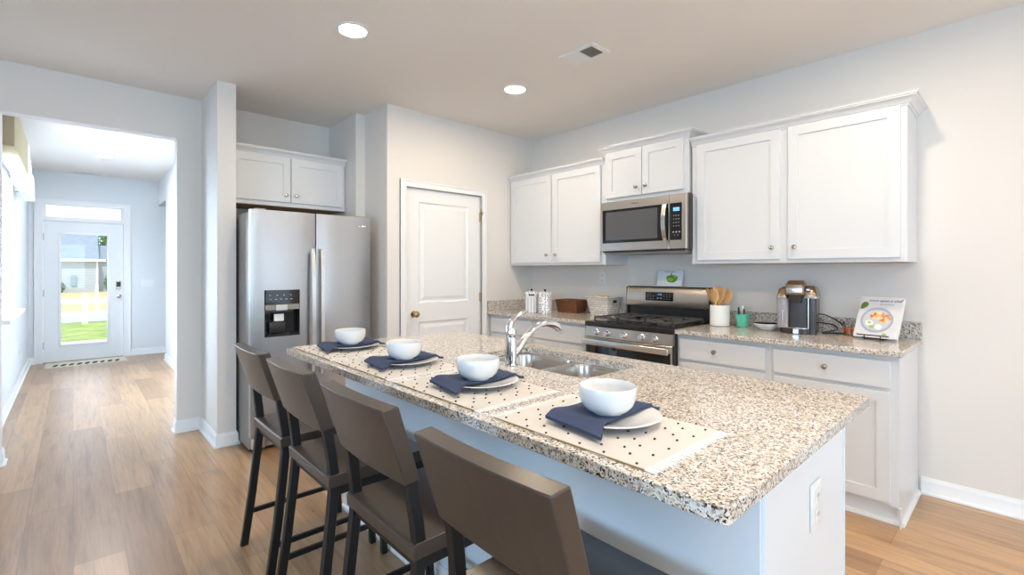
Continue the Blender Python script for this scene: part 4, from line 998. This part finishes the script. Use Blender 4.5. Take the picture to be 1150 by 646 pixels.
art('leaf_picture', mat('cover_leaf', (.14, .22, .04), .4), lambda b: b.prism([(-.10, .178), (-.086, .180), (-.066, .196), (-.060, .212), (-.070, .226), (-.086, .226), (-.097, .212), (-.100, .196)], 'y', -.0002, -.001))
M_INK = mat('cover_ink', (.08, .08, .14), .5)
tr_ = text('once upon a chef', .0235, M_INK, 'title', book, (0, 0, 0), (0, 0, 0), shear=.35); tr_.matrix_local = mxb @ Matrix.Translation((.018, -.0006, .238)) @ Matrix.Rotation(R(90), 4, 'X')
tr_ = text('the cookbook', .0125, mat('cover_ink_light', (.3, .3, .38), .5), 'subtitle', book, (0, 0, 0), (0, 0, 0), shear=.2); tr_.matrix_local = mxb @ Matrix.Translation((.030, -.0006, .214)) @ Matrix.Rotation(R(90), 4, 'X')
sd = thing('book_stand', 'black wire stand holding up the cookbook', 'book stand', (BK[0], BK[1], CZ), bkz)
b = MB()
for s in (-1, 1):
    b.tube([(s * .04, -.026, .004), (s * .04, .14, .004)], .003, 8); b.tube([(s * .04, .032, .004), (s * .04, .100, .16)], .003, 8); b.tube([(s * .04, .135, .004), (s * .04, .100, .16)], .003, 8)
    b.tube([(s * .04, -.026, .004), (s * .04, -.026, .026)], .003, 8)
b.tube([(-.08, -.026, .028), (.08, -.026, .028)], .0035, 8); b.tube([(-.04, .100, .16), (.04, .100, .16)], .003, 8); b.tube([(-.06, -.008, .0085), (.06, -.008, .0085)], .003, 8); b.tube([(-.06, .02, .0085), (.06, .02, .0085)], .003, 8)
b.build('wire_frame', M_BLKP, sd)

# ------------------------------------------------------------------ ceiling fixtures
def downlight(label, x, y, z=H, mm=M_LAMP, r=.075):
    t = thing('ceiling_light', label, 'ceiling light', (x, y, z), 0, 'recessed ceiling lights')
    MB().lathe([(r + .018, 0), (r + .018, -.004), (r + .004, -.009), (r, -.006), (r, 0)], (0, 0, 0), 36).build('trim_ring', M_PLASTIC, t)
    MB().lathe([(r, -.001), (r, -.0055), (r * .7, -.007), (0, -.0075)], (0, 0, 0), 36).build('lens', mm, t)
    return t
downlight('lit recessed ceiling light nearer the refrigerator, larger of the two in view', 1.212, 2.70)
downlight('lit recessed ceiling light above the island and stove, smaller of the two in view', 2.54, 2.72)
for x, y in ((1.21, .55), (2.54, .55), (.3, -1.4), (2.54, -1.4)):
    downlight('recessed ceiling light outside the frame', x, y)
downlight('lit recessed ceiling light in the entry hall', .29, 7.75, H, M_LAMP2)
def vent(label, x0, x1, y0, y1, z=H):
    cx, cy = (x0 + x1) / 2, (y0 + y1) / 2
    t = thing('ceiling_vent', label, 'vent', (cx, cy, z)); a, c = (x1 - x0) / 2, (y1 - y0) / 2
    b = MB(); e = .028
    b.holed([(-a, -c), (a, -c), (a, c), (-a, c)], [[(-a + e, -c + e), (a - e, -c + e), (a - e, c - e), (-a + e, c - e)]], -.008, 0); b.build('frame', M_PLASTIC, t)
    MB().box(-a + e, a - e, -c + e, c - e, -.001, 0).build('duct_opening', mat('duct_dark', (.10, .07, .04), .8), t)
    for s in (-1, 1):
        b = MB(); n = 13
        for k in range(n):
            y = (.006 + k * (c - e - .008) / n) * s; d = .007 * s
            b.loft([[(x, y, -.001), (x, y + .0012, -.001), (x, y + d + .0012, -.0075), (x, y + d, -.0075)] for x in (-a + e, a - e)])
        b.build('louvres', M_PLASTIC, t)
    MB().box(-a + e, a - e, -.004, .004, -.008, -.001).build('divider', M_PLASTIC, t)
    return t
vent('white rectangular ceiling air vent above the stove side of the island', 2.37, 2.56, 1.835, 2.115)
vent('small white ceiling vent at the far end of the entry hall', .0, .27, 9.12, 9.26)

# door mat with dark motifs
dmt = thing('door_mat', 'cream door mat with a row of dark leaf marks at the front door', 'door mat', (.15, 9.15, 0))
MO = (.15, 9.15, 0)
b = MB(org=MO); b.prism([(-.285, 8.93), (.585, 8.93), (.572, 9.38), (-.285, 9.38)], 'z', .0005, .009); b.build('mat_base', mat('cream_coir', (.70, .64, .52), .95), dmt)
b = MB(org=MO)
for k in range(9):
    x = -.18 + k * .082
    b.prism([(x + .032 * math.cos(a) * (1 if k % 2 else .9), 9.06 + .085 * math.sin(a) + .045 * math.cos(a)) for a in [2 * PI * j / 10 for j in range(10)]], 'z', .009, .0102)
b.build('leaf_marks', mat('mat_ink', (.05, .05, .05), .9), dmt)

# ------------------------------------------------------------------ outside the front door
M_GRASS = mat('lawn_grass', (.22, .33, .06), .9); n = noise(M_GRASS, coords(M_GRASS), 3.0, 6); r = ramp(M_GRASS, n.outputs[0], [(.3, (.16, .26, .05)), (.7, (.40, .45, .12))]); lk(M_GRASS, r.outputs[0], bsdf(M_GRASS).inputs['Base Color'])
M_DRY = mat('dry_grass', (.55, .45, .22), .9); n = noise(M_DRY, coords(M_DRY), 1.5, 6); r = ramp(M_DRY, n.outputs[0], [(.3, (.42, .34, .15)), (.7, (.62, .50, .26))]); lk(M_DRY, r.outputs[0], bsdf(M_DRY).inputs['Base Color'])
M_CONC = mat('pale_concrete', (.62, .60, .57), .8)
M_ROAD = mat('pale_road', (.42, .42, .43), .8)
struct(MB().box(-8, 9, 9.6, 13.4, -.20, -.15).build('floor_porch', M_CONC))
struct(MB().box(-30, 40, 13.4, 18.3, -.22, -.15).build('floor_lawn', M_GRASS))
struct(MB().box(-30, 40, 18.3, 23.5, -.24, -.17).build('floor_road', M_ROAD))
b = MB(); b.loft([[(-30, y, z), (40, y, z), (40, y, z - .1), (-30, y, z - .1)] for y, z in ((23.5, -.16), (50, -.38), (90, -.8))]); struct(b.build('floor_far_lawn', M_DRY))
ft = thing('rail_fence', 'white two-rail fence outside beyond the front door glass', 'fence', (.24, 17.8, -.15))
FO = (.24, 17.8, -.15)
M_FENCE = mat('white_vinyl', (.85, .85, .85), .4)
for x in (-4.6, -2.18, .24, 2.66, 5.1):
    b = MB(org=FO); b.box(x - .065, x + .065, 17.735, 17.865, -.15, .62, .006); b.prism([(x - .08, .62), (x + .08, .62), (x, .70)], 'y', 17.72, 17.88); b.build('post', M_FENCE, ft)
for z in (.06, .40): MB(org=FO).box(-5, 5.2, 17.77, 17.83, z, z + .13).build('rail', M_FENCE, ft)
sc_ = tag(MB(org=(.62, 22.5, -.17)).box(.58, .66, 22.46, 22.54, -.17, .82).build('marker_post', M_FENCE), 'thin white post outside behind the rail fence', 'post')
# house
HO = (.3, 50, -.45)
ht = thing('house', 'pale blue sided house seen through the front door glass', 'house', HO)
M_SID = mat('pale_siding', (.42, .48, .54), .7)
w = nd(M_SID, 'ShaderNodeTexWave'); w.bands_direction = 'Z'; w.wave_profile = 'SAW'; w.inputs['Scale'].default_value = 1.6; lk(M_SID, coords(M_SID), w.inputs['Vector']); bump(M_SID, w.outputs[1], .9, .06)
r = ramp(M_SID, w.outputs[1], [(.0, (.36, .41, .47)), (.15, (.50, .56, .62))]); lk(M_SID, r.outputs[0], bsdf(M_SID).inputs['Base Color'])
M_ROOF = mat('grey_shingles', (.26, .31, .35), .9); n = nd(M_ROOF, 'ShaderNodeTexBrick'); lk(M_ROOF, coords(M_ROOF), n.inputs['Vector']); n.inputs['Scale'].default_value = 2.2
n.inputs['Color1'].default_value = (.28, .33, .38, 1); n.inputs['Color2'].default_value = (.22, .27, .31, 1); n.inputs['Mortar'].default_value = (.17, .2, .23, 1); lk(M_ROOF, n.outputs[0], bsdf(M_ROOF).inputs['Base Color'])
MB(org=HO).box(-9, 1.42, 50, 58, -.45, 2.06).build('wall', M_SID, ht)
MB(org=HO).box(1.44, 4.2, 51.5, 58, -.45, 2.06).build('wall', M_SID, ht)
b = MB(org=HO); b.box(1.34, 1.46, 49.96, 50.06, -.45, 2.06).box(-9.2, 1.9, 49.5, 49.6, 2.02, 2.20).box(-9.2, 1.9, 49.6, 50, 2.02, 2.06); b.build('white_trim', M_FENCE, ht)
b = MB(org=HO); b.prism([(49.5, 2.2), (58.5, 2.2), (54, 4.6)], 'x', -9.3, 1.5); b.build('roof', M_ROOF, ht)
b = MB(org=HO); b.prism([(51, 2.2), (58.5, 2.2), (55, 3.5)], 'x', 1.5, 4.4); b.build('roof', M_ROOF, ht)
MB(org=HO).box(-.1, .2, 49.85, 50, .1, .9, .02).build('meter_box', mat('meter_grey', (.22, .30, .33), .6), ht)
h2 = thing('house', 'taller grey roofed house behind the pale sided house, outside', 'house', (-6, 68, -.6))
MB(org=(-6, 68, -.6)).box(-14, -.2, 68, 78, -.6, 4.3).build('wall', M_SID, h2)
MB(org=(-6, 68, -.6)).prism([(-14.6, 4.3), (.5, 4.3), (-5.5, 9.2)], 'y', 67.5, 78.5).build('roof', M_ROOF, h2)
# shrubs and tree
M_LEAF = mat('leaf_green', (.07, .17, .05), .7); n = noise(M_LEAF, coords(M_LEAF), 6, 4); r = ramp(M_LEAF, n.outputs[0], [(.3, (.04, .11, .03)), (.7, (.16, .28, .08))]); lk(M_LEAF, r.outputs[0], bsdf(M_LEAF).inputs['Base Color'])
def foliage(b, c, rx, ry, rz, n, s, seed):
    random.seed(seed)
    for k in range(n):
        while True:
            p = Vector((random.uniform(-1, 1), random.uniform(-1, 1), random.uniform(-1, 1)))
            if p.length < 1: break
        q = Vector((c[0] + p.x * rx, c[1] + p.y * ry, c[2] + p.z * rz)); e = Vector((random.uniform(-1, 1), random.uniform(-1, 1), random.uniform(-1, 1))).normalized(); f = e.orthogonal().normalized() * s; e = e * s
        vs = [b.V(q + a) for a in (e, f * .6, -e, -f * .6)]; b.F(vs)
for i, (x, y, z, rx, rz, lb) in enumerate([(-.85, 49.0, .05, .45, .45, 'small green shrub at the left of the pale house outside'), (2.15, 49.3, .35, .38, .75, 'small green shrub at the right of the pale house outside')]):
    b = MB(org=(x, y, z - rz)); b.tube([(x, y, z - rz), (x, y, z)], .03, 6); foliage(b, (x, y, z), rx, rx, rz, 500, .07, i); tag(b.build('shrub', M_LEAF, smooth=False), lb, 'shrub', 'shrubs beside the pale house')
tt = thing('tree', 'green tree rising behind the pale house, outside', 'tree', (3.3, 62, -.6))
MB(org=(3.3, 62, -.6)).tube([(3.3, 62, -.6), (3.35, 62, 2.5), (3.5, 62, 4.2)], [.16, .12, .05], 8).build('trunk', mat('bark', (.16, .11, .08), .9), tt)
b = MB(org=(3.3, 62, -.6)); foliage(b, (3.5, 62, 4.1), 1.9, 1.6, 1.35, 1500, .16, 9); b.build('foliage', M_LEAF, tt, smooth=False)
